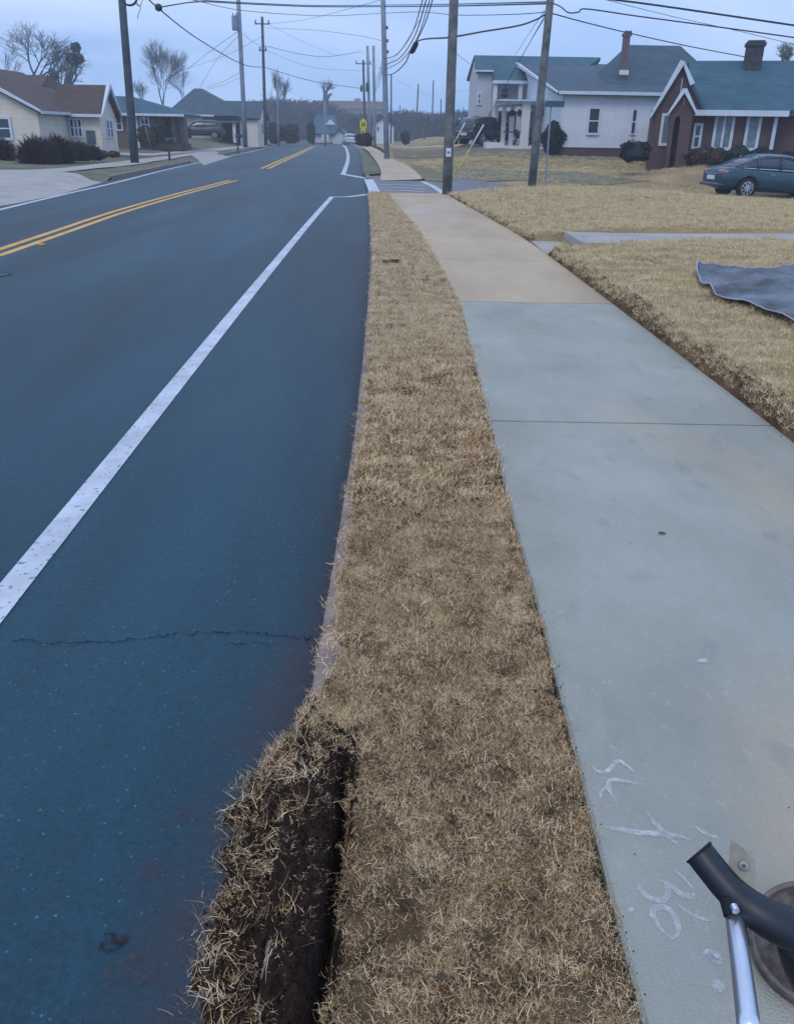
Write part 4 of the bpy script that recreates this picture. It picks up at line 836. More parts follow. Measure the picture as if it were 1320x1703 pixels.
for u_ in (.36, .56): win_x(A, off, xe, y2 + L_ * u_, y2 + L_ * (u_ + .13), at(178, 227, ym).z, at(178, 201, ym).z)

# --- brick bungalow with teal roof and a porch
YB = 66.0; ze = at(250, 190, YB).z; x0 = at(189, 190, YB).x; x1 = at(308, 191, YB).x; off = Vector((x0 + 4, YB, float(TL(x0 + 4, YB)))); B = empty('brick_bungalow', off, 'low orange-brick bungalow with teal hip roof and dark porch behind the near left pole', 'house')
mb = MB(off); mb.box(x0, at(262, 200, YB).x, YB, YB + 9, 0, ze); mb.build('wall', M['brick_orange'], B)
mb = MB(off); hip(mb, x0 - 3.5, x1, YB - .5, YB + 6, ze, at(200, 160, YB + 3).z, x0 - 1.5, at(222, 170, YB + 3).x); mb.build('roof', M['roof_teal'], B)
mb = MB(off); mb.box(x0 - .5, x1 + .05, YB - .62, YB - .5, ze - .12, ze + .04); mb.build('gutter', M['trim'], B)
mb = MB(off); xa = at(262, 200, YB).x; mb.box(xa, x1 - 1.6, YB + 2.2, YB + 5.5, 0, ze); mb.build('porch_wall', M['wood_brown'], B)
for px in (264, 288, 303):
    a = at(px, 200, YB); MB(off).box(a.x - .09, a.x + .09, YB - .2, YB - .02, .3, ze).build('porch_column', M['wood_brown'], B)
MB(off).box(xa, x1 - .3, YB - .3, YB + 2.5, .2, .62).build('porch_floor', M['wood_brown'], B)
win(B, off, 195, 202, 196, 215, YB, 'glass', .1); win(B, off, 236, 247, 198, 216, YB, 'glass', .1)
for px in (214, 228): a = at(px, 200, YB); MB(off).box(a.x - .08, a.x + .08, YB - .1, YB - .01, .3, ze - .1).build('downpipe', M['trim'], B)

# --- grey hip-roofed house with carport
YC = 95.0; x0 = at(285, 191, YC).x; x1 = at(395, 192, YC).x; ze = at(340, 192, YC).z; off = Vector((x0 + 5, YC, float(TL(x0 + 5, YC)))); Cc = empty('hip_roof_house', off, 'pale house with a tall grey hip roof, carport and white gable end near the road', 'house')
MB(off).box(x0, at(358, 200, YC).x, YC, YC + 9, 0, ze).build('wall', M['siding_cream'], Cc)
mb = MB(off); hip(mb, x0 - .6, at(398, 192, YC).x, YC - .6, YC + 11, ze, at(325, 147, YC + 5).z, at(322, 147, YC + 5).x, at(336, 147, YC + 5).x); mb.build('roof', M['roof_grey'], Cc)
xg = at(428, 200, YC).x; yq = yfor(443, xg, hi_=140); yq = min(yq, YC + 8); zl = at(436, 204, YC).z; zk = at(437, 168, YC + 2).z
mb = MB(off); gable_x(mb, at(350, 195, YC).x, xg - .1, YC, yq, zl - .1 + .5, zk, over=.4); mb.build('wing_roof', M['roof_grey'], Cc)
mb = MB(off); mb.box(at(398, 195, YC).x, xg, YC + .0, yq, 0, zl + .4); wall_gable_x(mb, YC, yq, xg, zl + .4, zk - .1); mb.build('gable_wing', M['siding_cream'], Cc)
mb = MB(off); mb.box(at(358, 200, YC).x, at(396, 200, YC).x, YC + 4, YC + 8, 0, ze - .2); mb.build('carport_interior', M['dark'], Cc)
mb = MB(off); mb.slab([(at(358, 195, YC).x, YC - 1.5, ze - .55), (at(400, 195, YC).x, YC - 1.5, ze - .55), (at(398, 195, YC).x, YC + 4, ze - .1), (at(362, 195, YC).x, YC + 4, ze - .1)], .15); mb.build('carport_roof', M['roof_teal'], Cc)
for px in (392, 358): a = at(px, 200, YC); MB(off).box(a.x - .14, a.x + .14, YC - 1.2, YC - .95, .4, ze - .65).build('carport_column', M['trim'], Cc)
MB(off).box(x0 - .6, at(358, 195, YC).x, YC - .72, YC - .6, ze - .1, ze + .08).build('gutter', M['trim'], Cc)
win(Cc, off, 337, 344, 194, 205, YC, 'glass_pale', .15); win_x(Cc, off, xg, (YC + yq) / 2 - .4, (YC + yq) / 2 + .4, at(436, 222, YC).z, at(436, 206, YC).z)

# --- two-storey house with double porch
YD = 66.0; GD = .30; dx = lambda px, Y=YD: at(px, 150, Y).x; zz = lambda py, Y=YD, px=860: at(px, py, Y).z
off = Vector((dx(850), YD, GD)); D = empty('two_storey_house', off, 'white two-storey house with a double porch and teal roof behind the leaning pole', 'house')
MB(off).box(dx(793), dx(818), YD, YD + 8, GD - .4, zz(120)).build('wall', M['siding_grey'], D)
MB(off).box(dx(818) + .01, dx(935), YD + .9, YD + 8, GD - .4, zz(138)).build('recessed_wall', M['siding_white'], D)
mb = MB(off); zr = zz(93, YD + 4); mb.slab([(dx(789), YD - .4, zz(119)), (dx(818), YD - .4, zz(119)), (dx(818), YD + 4, zr), (dx(792), YD + 4, zr)], .2)
mb.slab([(dx(818) + .01, YD - 1.2, zz(136)), (dx(935), YD - 1.2, zz(136)), (dx(1012), YD + 4, zr), (dx(818) + .01, YD + 4, zr)], .2)
mb.slab([(dx(1012), YD + 9, zz(119)), (dx(789), YD + 9, zz(119)), (dx(792), YD + 4, zr), (dx(1012), YD + 4, zr)], .2); mb.build('roof', M['roof_teal'], D)
mb = MB(off); mb.box(dx(787), dx(818), YD - .5, YD - .4, zz(121), zz(118)); mb.box(dx(816), dx(935), YD - 1.35, YD - 1.2, zz(141), zz(136)); mb.build('gutter', M['trim'], D)
wall_ = MB(off); wall_gable_x(wall_, YD, YD + 8, dx(793) + .21, zz(120), zr - .2); wall_.build('gable', M['siding_grey'], D)
for px in (823, 865, 905): a = dx(px, YD - 1); MB(off).box(a - .14, a + .14, YD - 1.14, YD - .86, GD, zz(140)).build('porch_column', M['white_paint'], D)
MB(off).box(dx(818), dx(935), YD - 1.2, YD + .9, zz(186), zz(180)).build('balcony_floor', M['white_paint'], D)
for p in ((832, 844), (871, 883)): win(D, off, p[0] + 1, p[1], 147, 163, YD + .9, 'glass', .12)
win(D, off, 795, 798.5, 157, 172, YD, 'glass_pale', .1); win(D, off, 828, 842, 192, 212, YD + .9, 'glass_pale', .12)
# one-storey front porch standing forward
YP = 56.0; px_ = lambda p: at(p, 200, YP).x; zp = lambda p: at(870, p, YP).z
mb = MB(off); x0, x1 = px_(839), px_(936); mb.box(x0, x1, YP, YP + 6, zp(172), zp(166)); mb.slab([(x0 - .3, YP - .3, zp(166)), (x1 + .2, YP - .3, zp(166)), (x1 + .2, YP + 6.5, zp(161)), (x0 - .3, YP + 6.5, zp(161))], .08); mb.build('porch_roof', M['trim'], D)
for p, w_, dy in ((874, .24, 0), (848, .13, 3.4), (857.5, .13, 1.9), (839, .13, 5.4), (933, .2, 0)):
    a = px_(p); MB(off).box(a - w_, a + w_, YP + dy + .02, YP + dy + 2 * w_, GD - .1, zp(172)).build('porch_column', M['white_paint'], D)
MB(off).box(px_(842), x1, YP - .1, YP + 6, GD - .3, zp(243)).build('porch_floor', M['white_paint'], D)
MB(off).box(px_(838), px_(869), YP + .1, YP + .16, zp(221), zp(218.5)).build('porch_rail', M['wood_brown'], D)
mb = MB(off); a, b = px_(811), px_(842); mb.box(a, b, YP + .4, YP + 2.2, GD - .3, zp(238)); mb.build('porch_steps', M['white_paint'], D)
MB(off).box(px_(885), px_(897), YP + .3, YP + .5, GD - .2, zp(241)).build('foundation_block', M['white_paint'], D)
for p, z_ in ((852, 187), (863.5, 187), (904, 187)):
    a = at(p, z_, YP + .5); h_ = empty('hanging_basket', (a.x, a.y, a.z), {852: 'dark hanging plant basket, leftmost on the white porch', 863.5: 'dark hanging plant basket just left of the thick porch column', 904: 'dark hanging plant basket right of the leaning pole'}[p], 'hanging plant', 'hanging baskets on the porch')
    leaf_blob('foliage', (0, 0, -.05), (.18, .18, .18), 160, .06, M['hedge'], h_, int(p), .2); MB().tube([(0, 0, .1), (0, 0, zp(172) - a.z)], .012, 4).build('hook', M['black'], h_)
ch = empty('porch_chair', (px_(881), YP + .9, GD + .25), 'dark slatted porch chair left of the leaning pole', 'chair'); zc = zp(232) - GD - .25
MB().box(-.30, .30, -.25, .25, zc, zc + .06).build('seat', M['black'], ch)
mb = MB(); mb.box(-.30, .30, .2, .25, zc + .58, zc + .66)
for i in range(6): mb.box(-.3 + i * .11, -.25 + i * .11, .2, .25, zc + .06, zc + .58)
mb.build('backrest', M['black'], ch)
for sx_ in (-1, 1):
    for sy_ in (-1, 1): MB().box(sx_ * .27 - .03, sx_ * .27 + .03, sy_ * .22 - .03, sy_ * .22 + .03, 0, zc).build('leg', M['black'], ch)

# --- white single-storey house, its long side towards the camera
YE = 50.0; ex = lambda p, Y=YE: at(p, 170, Y).x; ez = lambda p, Y=YE, x=1010: at(x, p, Y).z
x0, x1 = ex(935), ex(1104); ze = ez(155); zf_ = ez(246); off = Vector((ex(1010), YE, .4)); E_ = empty('white_house', off, 'long white clapboard house with brick foundation, grey roof and slim brick chimney', 'house')
MB(off).box(x0, x1, YE, YE + 10, zf_, ze).build('wall', M['siding_white'], E_)
MB(off).box(x0 + .05, x1 - .05, YE + .06, YE + 9.9, -.4, zf_).build('foundation', M['brick'], E_)
yw = yfor(900, x0, lo_=40, hi_=90); ym = YE + (yw - YE) * .48; zrf = at(930, 104, ym).z
mb = MB(off); gable_x(mb, x0, x1 + .6, YE, yw, ze + .04, zrf, over=.35); mb.build('front_roof', M['roof_grey'], E_)
mb = MB(off); hip(mb, ex(955, YE + 8), ex(1190, YE + 8), YE + 2.2, YE + 15, ez(150, YE + 8) - 1.1, ez(74, YE + 8), ex(1033, YE + 8), ex(1118, YE + 8), YE + 8); mb.build('hip_roof', M['roof_grey'], E_)
mb = MB(off); wall_gable_x(mb, YE + .02, yw, x0 + .2, ze, zrf - .15); mb.build('gable', M['siding_white'], E_)
mb = MB(off); mb.bar((x0 - .38, YE - .38, ze), (x0 - .38, (YE + yw) / 2, zrf), .08, .22); mb.bar((x0 - .38, yw + .38, ze), (x0 - .38, (YE + yw) / 2, zrf), .08, .22)
mb.box(x0 - .3, x1, YE - .5, YE - .37, ze - .10, ze + .06); mb.build('trim', M['trim'], E_)
MB(off).box(x0 - .02, x0 + .14, YE - .03, YE - .001, zf_, ze).build('corner_board', M['trim'], E_)
win(E_, off, 979, 994.5, 181, 221, YE, 'glass', .11, rows=2); win(E_, off, 1050.5, 1056, 183, 222, YE, 'glass', .06, rows=2); win(E_, off, 1080, 1086, 183, 222, YE, 'glass', .06, rows=2)
yc = YE + 4.6; a, b = at(1036, 85, yc), at(1048, 60, yc); a.z = at(1040, 115, yc).z; mb = MB(off); mb.box(a.x, b.x, yc, yc + .5, a.z - .8, b.z); mb.box(a.x - .06, b.x + .06, yc - .06, yc + .56, b.z, b.z + .16)
for k in range(3): mb.box(a.x + .04 + k * .14, a.x + .11 + k * .14, yc + .1, yc + .4, b.z + .16, b.z + .28)
mb.build('chimney', M['brick_orange'], E_); MB(off).box(a.x - .1, b.x + .1, yc - .1, yc - .01, a.z - .30, a.z - .05).build('flashing', M['white_paint'], E_)

# --- brick cottage with steep front gables
FROT = R(-14); FRAME = Matrix.Rotation(-FROT, 3, 'Z')
YF = 41.5; fx = lambda p, Y=YF: at(p, 190, Y).x; fz = lambda p, Y=YF, x=1180: at(x, p, Y).z
x0, x1 = fx(1086), fx(1293); ze = fz(186); off = Vector((fx(1180), YF, .4)); F_ = empty('brick_cottage', off, 'dark brick cottage with steep white-edged gables, arched doorway and wide chimney', 'house')
MB(off).box(x0, x1, YF, YF + 9, -.6, ze).build('wall', M['brick'], F_)
mb = MB(off); MB_ = mb; zr = fz(101, YF + 4.2); xe2 = x1 + .0
mb.slab([(fx(1140), YF - .4, ze + .05), (x1 + .3, YF - .4, ze + .05), (x1 + 9, YF + 4.2, zr), (fx(1133, YF + 4.2), YF + 4.2, zr)], .15)
mb.slab([(x1 + 9, YF + 9.4, ze), (x0, YF + 9.4, ze), (fx(1133, YF + 4.2), YF + 4.2, zr), (x1 + 9, YF + 4.2, zr)], .15); mb.build('roof', M['roof_teal'], F_)
# big front gable
yg = YF - .25; gx0, gx1, gxm = fx(1088, yg), fx(1172, yg), at(1134, 106, yg).x; gz0, gzt = fz(187, yg, 1088), fz(106, yg, 1134)
mb = MB(off); mb.box(gx0, fx(1150, yg), yg, YF + .1, -.6, gz0); mb.v += []; wall_gable_y(mb, gx0, gx1, yg, gz0, gzt - .05, .25, gxm); mb.build('front_gable', M['brick'], F_)
mb = MB(off)
mb.slab([(gx0 - .15, YF + 3, gz0 - .15), (gx0 - .15, yg - .15, gz0 - .15), (gxm, yg - .15, gzt + .1), (gxm, YF + 3, gzt + .1)], .12)
mb.slab([(gx1 + .15, yg - .15, gz0 - .15), (gx1 + .15, YF + 3, gz0 - .15), (gxm, YF + 3, gzt + .1), (gxm, yg - .15, gzt + .1)], .12); mb.build('gable_roof', M['roof_teal'], F_)
mb = MB(off); mb.bar((gx0 - .18, yg - .2, gz0 - .2), (gxm, yg - .2, gzt + .08), .08, .22); q_ = .42; mb.bar((gxm + .02, yg - .197, gzt + .08), (gxm + (gx1 - gxm) * q_, yg - .197, gzt + (gz0 - gzt) * q_), .08, .20); mb.build('rake_board', M['trim'], F_)
# entry gable
ye = YF - 1.1; hx0, hx1, hxm = fx(1116, ye), fx(1152, ye), at(1137.5, 152, ye).x; hz0, hzt = fz(184, ye, 1136), fz(152, ye, 1137)
ax0, ax1 = fx(1122.5, ye), fx(1132.5, ye); axm = (ax0 + ax1) / 2; az = fz(203, ye, 1128); zb_ = -.6
mb = MB(off); mb.box(hx0, ax0, ye, YF - .26, zb_, hz0); mb.box(ax1, hx1, ye, YF - .26, zb_, hz0)
arc = [(axm + (ax1 - axm) * math.cos(t_), az + (ax1 - axm) * 1.9 * math.sin(t_)) for t_ in np.linspace(0, math.pi, 9)]
for i in range(8): mb.slab([(arc[i][0], ye, arc[i][1]), (arc[i][0], ye, hz0), (arc[i + 1][0], ye, hz0), (arc[i + 1][0], ye, arc[i + 1][1])], .2)
wall_gable_y(mb, hx0, hx1, ye, hz0, hzt, .8, hxm); mb.build('entry_bay', M['brick'], F_)
MB(off).box(ax0 - .02, ax1 + .02, ye + .5, ye + .56, zb_, hz0 - .05).build('doorway_shade', M['dark'], F_)  # near-black panel paints the shade inside the arched opening
mb = MB(off); mb.slab([(hx0 - .12, YF + .5, hz0 - .1), (hx0 - .12, ye - .12, hz0 - .1), (hxm, ye - .12, hzt + .12), (hxm, YF + .5, hzt + .12)], .08); mb.slab([(hx1 + .12, ye - .12, hz0 - .1), (hx1 + .12, YF + .5, hz0 - .1), (hxm, YF + .5, hzt + .12), (hxm, ye - .12, hzt + .12)], .08); mb.build('entry_roof', M['roof_teal'], F_)
mb = MB(off); mb.bar((hx0 - .15, ye - .16, hz0 - .14), (hxm, ye - .16, hzt + .08), .07, .16); mb.bar((hx1 + .15, ye - .163, hz0 - .14), (hxm, ye - .163, hzt + .08), .07, .16); mb.build('entry_rake_board', M['trim'], F_)
# narrow gable vents, windows, gutters
for p0, p1, q0, q1, yy in ((1131, 1133.6, 130, 158, yg), (1135.6, 1137.8, 163, 175, ye)):
    a, b = at(p0, q1, yy - .03), at(p1, q0, yy - .03); MB(off).box(a.x, b.x, yy - .05, yy - .002, a.z, b.z).build('gable_vent', M['trim'], F_)
win(F_, off, 1101.5, 1112, 193, 238, yg, 'glass_pale', .11, rows=1, cols=1)
win(F_, off, 1155, 1162, 209, 244, YF, 'glass', .10, rows=2)
win(F_, off, 1190, 1214, 191, 245, YF, 'glass_pale', .12, rows=1, cols=2); win(F_, off, 1243, 1258, 191, 246, YF, 'glass_pale', .12, rows=1, cols=1)
mb = MB(off); mb.box(fx(1150), x1 + .35, YF - .56, YF - .42, ze - .16, ze + .06); mb.build('gutter', M['trim'], F_)
MB(off).box(x1 - .12, x1 + .02, YF - .14, YF - .02, -.2, ze - .1).build('downpipe', M['trim'], F_)
mb = MB(off); mb.box(x1 + .02, x1 + 8, YF + .6, YF + 9, -.6, ze - .05); mb.build('side_wing', M['brick'], F_)
mb = MB(off); n = len(mb.v); mb.poly([(x1 + .4, YF + .35, ze + .12), (x1 + 8, YF + .35, ze + .12), (x1 + 8, YF + .35, ze + 2.9)]); mb.build('wing_gable', M['siding_white'], F_)
MB(off).box(x1 + .3, x1 + 8, YF + .25, YF + .32, ze - .1, ze + .12).build('wing_fascia', M['trim'], F_)
yc = YF + 3.2; a, b = at(1239, 100, yc), at(1271, 76, yc); a.z = at(1255, 118, yc).z; mb = MB(off); mb.box(a.x, b.x, yc, yc + .8, a.z - .5, b.z); mb.box(a.x - .06, b.x + .06, yc - .06, yc + .86, b.z, b.z + .14); mb.box(a.x, b.x, yc, yc + .8, b.z + .14, b.z + .22); mb.build('chimney', mat('dark_brick', (.040, .050, .062), .9, .2, 6), F_)
FRAME = Matrix.Identity(3); F_.location = Matrix.Rotation(FROT, 3, 'Z') @ off; F_.rotation_euler.z = FROT

# --- small far houses and the long brick building
def far_gable(px0, px1, pyb, pye, pyr, Y, wallm, roofm, label, name='far_house', windows=()):
    x0, x1 = at(px0, 200, Y).x, at(px1, 200, Y).x; c = at((px0 + px1) / 2, pyb, Y); off = Vector((c.x, Y, c.z)); t = empty(name, off, label, 'house')
    ze, zr = at(px0, pye, Y).z, at(px0, pyr, Y).z
    mb = MB(off); mb.box(x0, x1, Y, Y + 9, c.z - .5, ze); wall_gable_y(mb, x0, x1, Y, ze, zr - .1); mb.build('wall', wallm, t)
    mb = MB(off); gable_y(mb, x0, x1, Y, Y + 9, ze, zr, over=.3); mb.build('roof', roofm, t)
    for w_ in windows: win(t, off, *w_, Y, 'glass', .1, rows=1)
    return t, off
far_gable(620, 654, 236, 208, 193, 130, M['siding_white'], M['roof_grey'], 'small white gabled house far behind the thin pale pole', windows=((627, 630, 211, 217),))
t, off = far_gable(553, 575, 238, 226, 213, 140, M['siding_grey'], M['roof_teal'], 'low blue-roofed house with a white gabled porch at the bend of the road')
YG = 142; mb = MB(off); mb.slab([(at(516, 200, YG).x, YG - .5, at(540, 222, YG).z), (at(566, 200, YG).x, YG - .5, at(560, 222, YG).z), (at(553, 200, YG).x, YG + 5, at(545, 190, YG).z), (at(520, 200, YG).x, YG + 5, at(530, 190, YG).z)], .2); mb.build('main_roof', M['roof_teal'], t)
MB(off).box(at(518, 200, YG).x, at(566, 200, YG).x, YG, YG + 8, 0, at(540, 223, YG).z).build('main_wall', M['siding_grey'], t)
for px in (537, 545, 554): a = at(px, 230, YG - 1); MB(off).box(a.x - .14, a.x + .14, YG - 1.3, YG - 1, .3, at(540, 223, YG).z).build('porch_column', M['white_paint'], t)
a = at(550, 206, YG + 2); mb = MB(off); wall_gable_y(mb, a.x - .8, a.x + .8, YG + 1, at(550, 207, YG).z, at(550, 198, YG).z, .3); mb.build('dormer', M['siding_white'], t)
Y_ = 300; off = at(590, 238, Y_); t = empty('brick_building', off, 'long flat-roofed reddish building with pale bands on the skyline beyond the road', 'building')
x0, x1 = at(520, 180, Y_).x, at(642, 180, Y_).x; z1 = at(590, 168, Y_).z
MB(off).box(x0, x1, Y_, Y_ + 30, 0, z1).build('wall', M['terracotta'], t)
for py in (178, 187): a = at(590, py, Y_).z; MB(off).box(x0 + 8, x1, Y_ - .15, Y_ - .01, a - .25, a + .25).build('pale_band', M['far_band'], t)
for i in range(16):
    xx = x0 + 12 + i * 1.05 * (x1 - x0 - 12) / 17; zc = at(590, 183, Y_).z; MB(off).box(xx, xx + .9, Y_ - .08, Y_ - .01, zc - .7, zc + .7).build('window', M['glass'], t)
MB(off).box(at(588, 168, Y_).x, at(598, 168, Y_).x, Y_ + 4, Y_ + 8, z1, z1 + .9).build('rooftop_unit', M['far_band'], t)

# ------------------------------------------------------------------ poles
def pole(px, py, Y, tx, ty, r0_, r1_, m, label, cat='pole', name='utility_pole', group='utility poles along the road', gz=None):
    b = at(px, py, Y); tp = at(tx, ty, Y); d = (tp - b); b2 = b - d.normalized() * .35
    if gz is not None: b = b
    t = empty(name, b, label, cat, group); o = MB(b); o.tube([b2, b + d * .33, b + d * .66, tp], [r0_, r0_ + (r1_ - r0_) * .33, r0_ + (r1_ - r0_) * .66, r1_], 12); o.build('shaft', m, t, True)
    return t, b, d
P1, b1, d1 = pole(743, 325, 26.0, 757, -70, .142, .118, M['pole'], 'thick weathered wooden pole at the corner of the sidewalk, with a white tag')
q = b1 + d1 * ((325 - 247) / 395); o = MB(b1); o.box(q.x - .075, q.x + .065, q.y - .165, q.y - .140, q.z - .11, q.z + .11); tg = o.build('tag_plate', M['white_paint'], P1)
o = MB(b1); o.box(q.x - .05, q.x + .04, q.y - .169, q.y - .1655, q.z - .035, q.z + .03); o.build('tag_print', M['grey_metal'], tg)
P2_, b2, d2 = pole(884, 308, 32.5, 919, -45, .150, .125, M['pole'], 'leaning wooden pole with a guy wire on the lawn before the white porch')
P3, b3, d3 = pole(225, 275, 43.5, 200, -40, .20, .165, M['pole_dark'], 'dark wooden pole on the left verge beside the cream house')
P4, b4, d4 = pole(408, 237, 72, 395, -30, .185, .15, M['pole_pale'], 'pale grey pole with a transformer can behind the second mailbox')
P5, b5, d5 = pole(442, 236, 95, 436, 28, .17, .13, M['pole_dark'], 'dark pole with a short crossarm and insulators at the white gable')
P6, b6, d6 = pole(643, 261, 58, 636, -40, .175, .14, M['pole_pale'], 'tall pale pole beside the far sidewalk where drop cables meet')
P7, b7, d7 = pole(607, 234, 118, 604, 100, .17, .13, M['pole_dark'], 'dark far pole with a wide crossarm beside the school sign')
P8, b8, d8 = pole(615, 236, 108, 611, 76, .17, .14, M['pole_pale'], 'far pole with a coil of cable hanging on it, left of two twins')
P9, b9, d9 = pole(623, 240, 105, 621, 76, .17, .14, M['pole_pale'], 'plain far pole without hardware, right of two twins')
pole(650, 234, 120, 650.5, 124, .11, .09, M['pole_dark'], 'thin far pole with a small top arm just right of the tall pale pole')
pole(463, 238, 108, 461, 133, .13, .09, M['pole_pale'], 'thin pale pole before the dark evergreens far up the road')
pole(541, 239, 120, 540, 168, .13, .11, M['pole_pale'], 'thin pale pole in front of the blue-roofed house')
pole(692, 215, 175, 695.5, 140, .16, .13, M['pole_dark'], 'far pole with a small box above the woods')
pole(718, 215, 185, 720.5, 134, .14, .12, M['pole_dark'], 'slim far pole with a thick top above the woods')
pole(732, 215, 195, 733, 165, .14, .12, M['pole_dark'], 'short far pole just left of the near thick pole')
pole(783, 215, 150, 782, 139, .13, .11, M['pole_dark'], 'far pole left of the two-storey house')
pole(664, 215, 210, 665, 175, .12, .10, M['pole_dark'], 'shortest far pole rising over the woods right of the road')
def arm(P_, b, d, frac, w, m, n=2):
    c = b + d * frac; o = MB(b); o.box(c.x - w / 2, c.x + w / 2, c.y - .2, c.y - .08, c.z - .05, c.z + .05); ar = o.build('crossarm', m, P_)
    for i in range(n):
        xx = c.x - w / 2 + .1 + (w - .2) * i / (n - 1); MB(b).lathe((xx, c.y - .14, c.z + .05), [(.05, 0), (.09, .08), (.05, .16), (.07, .24), (.03, .3)], 8).build('insulator', m, ar)
arm(P5, b5, d5, .945, 1.5, M['pole_dark'], 3); arm(P7, b7, d7, .955, 1.9, M['pole_dark'], 3); arm(P5, b5, d5, .74, .8, M['pole_dark'], 2)
def can(P_, b, px, py, Y, r, h, m, name='transformer'):
    c = at(px, py, Y); o = MB(b); o.lathe((c.x, c.y - .25, c.z - h / 2), [(r * .9, 0), (r, .05), (r, h * .9), (r * .85, h)], 12); t_ = o.build(name, m, P_, True)
    for s_ in (-1, 1): MB(b).lathe((c.x + s_ * r * .5, c.y - .25, c.z + h / 2), [(.04, 0), (.06, .06), (.04, .12), (.02, .2)], 6).build('bushing', m, t_)
can(P4, b4, 392, 39, 72, .24, .95, M['pole_pale']); can(P8, b8, 611, 146, 108, .2, .8, M['pole_dark'], 'cable_coil'); can(P7, b7, 601, 148, 118, .15, .6, M['pole_dark'], 'equipment_box')
o = MB(b6); 
for k in (.60, .66, .73): c = b6 + d6 * k; o.box(c.x + .1, c.x + .26, c.y - .08, c.y + .08, c.z - .08, c.z + .08)
o.build('cable_clamps', M['pole_dark'], P6)

# ------------------------------------------------------------------ overhead cables
def cable(P_, r, label, name='overhead_cable', n=8, m='wire'):
    Q = catmull([at(*p) for p in P_], n); c = Q[0]; o = MB(c); o.tube(Q, r, 5); return tag(o.build(name, M[m], None, True), label, 'cable', 'overhead cables')
cable([(238, -12, 40), (264, 14, 43), (330, 65, 56), (404, 107, 72), (440, 112, 95)], .030, 'thick cable sagging from the dark left pole to the pale transformer pole')
cable([(440, 112, 95), (520, 135, 100), (600, 147, 108)], .028, 'cable running from the crossarm pole past the topped tree')
cable([(440, 76, 95), (500, 90, 100), (545, 94, 105), (600, 86, 108)], .022, 'thin cable sagging low between the crossarm pole and the far twins')
cable([(265, 12, 43), (330, 3, 46), (400, 6, 50), (520, 11, 54), (638, 11, 58), (750, 10, 45), (912, 6, 32.5)], .026, 'thick horizontal cable crossing the whole street at the top')
cable([(300, -2, 44), (400, 4, 50), (520, 9, 54), (638, 8.5, 58), (750, 7, 45), (912, 3, 32.5)], .020, 'second horizontal cable just above the thick crossing one')
cable([(320, 0, 44), (400, 17, 50), (500, 25, 54), (560, 26, 56), (638, 22, 58), (700, 20, 50), (760, 25, 44), (850, 24, 36), (912, 20, 32.5)], .014, 'thin cable sagging below the crossing pair')
for i, (L_, r_) in enumerate((([(640, 98, 58), (660, 90, 50), (685, 55, 42), (706, -12, 32)], .020), ([(640, 108, 58), (665, 96, 50), (690, 58, 42), (712, -12, 32)], .022), ([(640, 116, 58), (668, 100, 50), (694, 62, 42), (718, -12, 32)], .018))):
    cable(L_, r_, ('steep drop cable from the tall pale pole, leftmost of three', 'steep drop cable from the tall pale pole, middle of three', 'steep drop cable from the tall pale pole, rightmost of three')[i])
cable([(641, 125, 58), (655, 122, 52), (674, 104, 45), (692, 70, 38), (750, 62, 30), (800, 53, 31), (860, 43, 32), (890, 33, 32.3), (912, 20, 32.5)], .026, 'heavy cable looping from the tall pale pole past a splice case to the leaning pole')
cable([(692, 70, 38), (708, 35, 34), (722, -10, 30)], .020, 'cable rising steeply from the splice case out of the frame')
a, b = at(684, 88, 39), at(693, 70, 38); o = MB(a); o.tube([a, a.lerp(b, .2), a.lerp(b, .8), b], [.05, .11, .11, .05], 8); tag(o.build('splice_case', M['wire'], None, True), 'dark splice case hanging on the looping heavy cable', 'splice case')
a = at(264, 13, 43); o = MB(a); o.lathe((a.x, a.y, a.z - .14), [(.04, 0), (.15, .06), (.17, .15), (.13, .26), (.05, .30)], 10); tag(o.build('splice_ball', M['wire'], None, True), 'dark round cable junction hanging near the top left pole', 'cable junction')
a = at(216, -3, 42.5); o = MB(a); o.tube([a + Vector((math.cos(t_) * .33, -.1, math.sin(t_) * .28)) for t_ in np.linspace(0, 2 * math.pi, 20)], .05, 6); tag(o.build('cable_coil', M['wire'], None, True), 'coil of cable hung at the top of the dark left pole', 'cable coil')
cable([(225, 3, 42.5), (234, 12, 42.5), (231, 22, 42.5), (229, 32, 42.5)], .014, 'loose cable tail dangling beside the coil at the top left', m='wire'); cable([(226, 6, 42.5), (233, 10, 42.5), (239, -4, 42.5)], .014, 'short cable loop beside the coil at the top left')
cable([(914, 4, 32.5), (930, 10, 31), (945, 21, 30), (962, 20, 30), (975, 15, 30), (1060, 27, 30), (1180, 43, 30), (1345, 66, 30)], .020, 'cable with a slack loop right of the leaning pole, running out of the frame')
cable([(950, -12, 31), (1000, -3, 31), (1100, 10, 31), (1345, 46, 31)], .030, 'thick topmost cable at the right edge of the picture')
cable([(1000, -2, 31), (1120, 28, 31), (1220, 50, 31), (1345, 80, 31)], .008, 'very thin cable below the topmost pair at the right')
cable([(916, 22, 32.5), (975, 38, 34), (1045, 55, 37), (1140, 76, 40), (1240, 95, 43)], .020, 'cable from the leaning pole to the wide chimney of the brick cottage')
cable([(912, 20, 32.5), (890, 55, 48), (868, 92, 66)], .014, 'thin service drop from the leaning pole to the two-storey roof, right one'); cable([(905, 18, 33), (880, 55, 48), (856, 92, 66)], .012, 'thin service drop to the two-storey roof, left one')
cable([(396, 52, 72), (350, 85, 85), (312, 115, 95)], .016, 'thin cable falling left from the transformer can'); cable([(396, 60, 72), (360, 100, 85), (330, 150, 95)], .014, 'thin cable falling steeply left towards the hip roof')
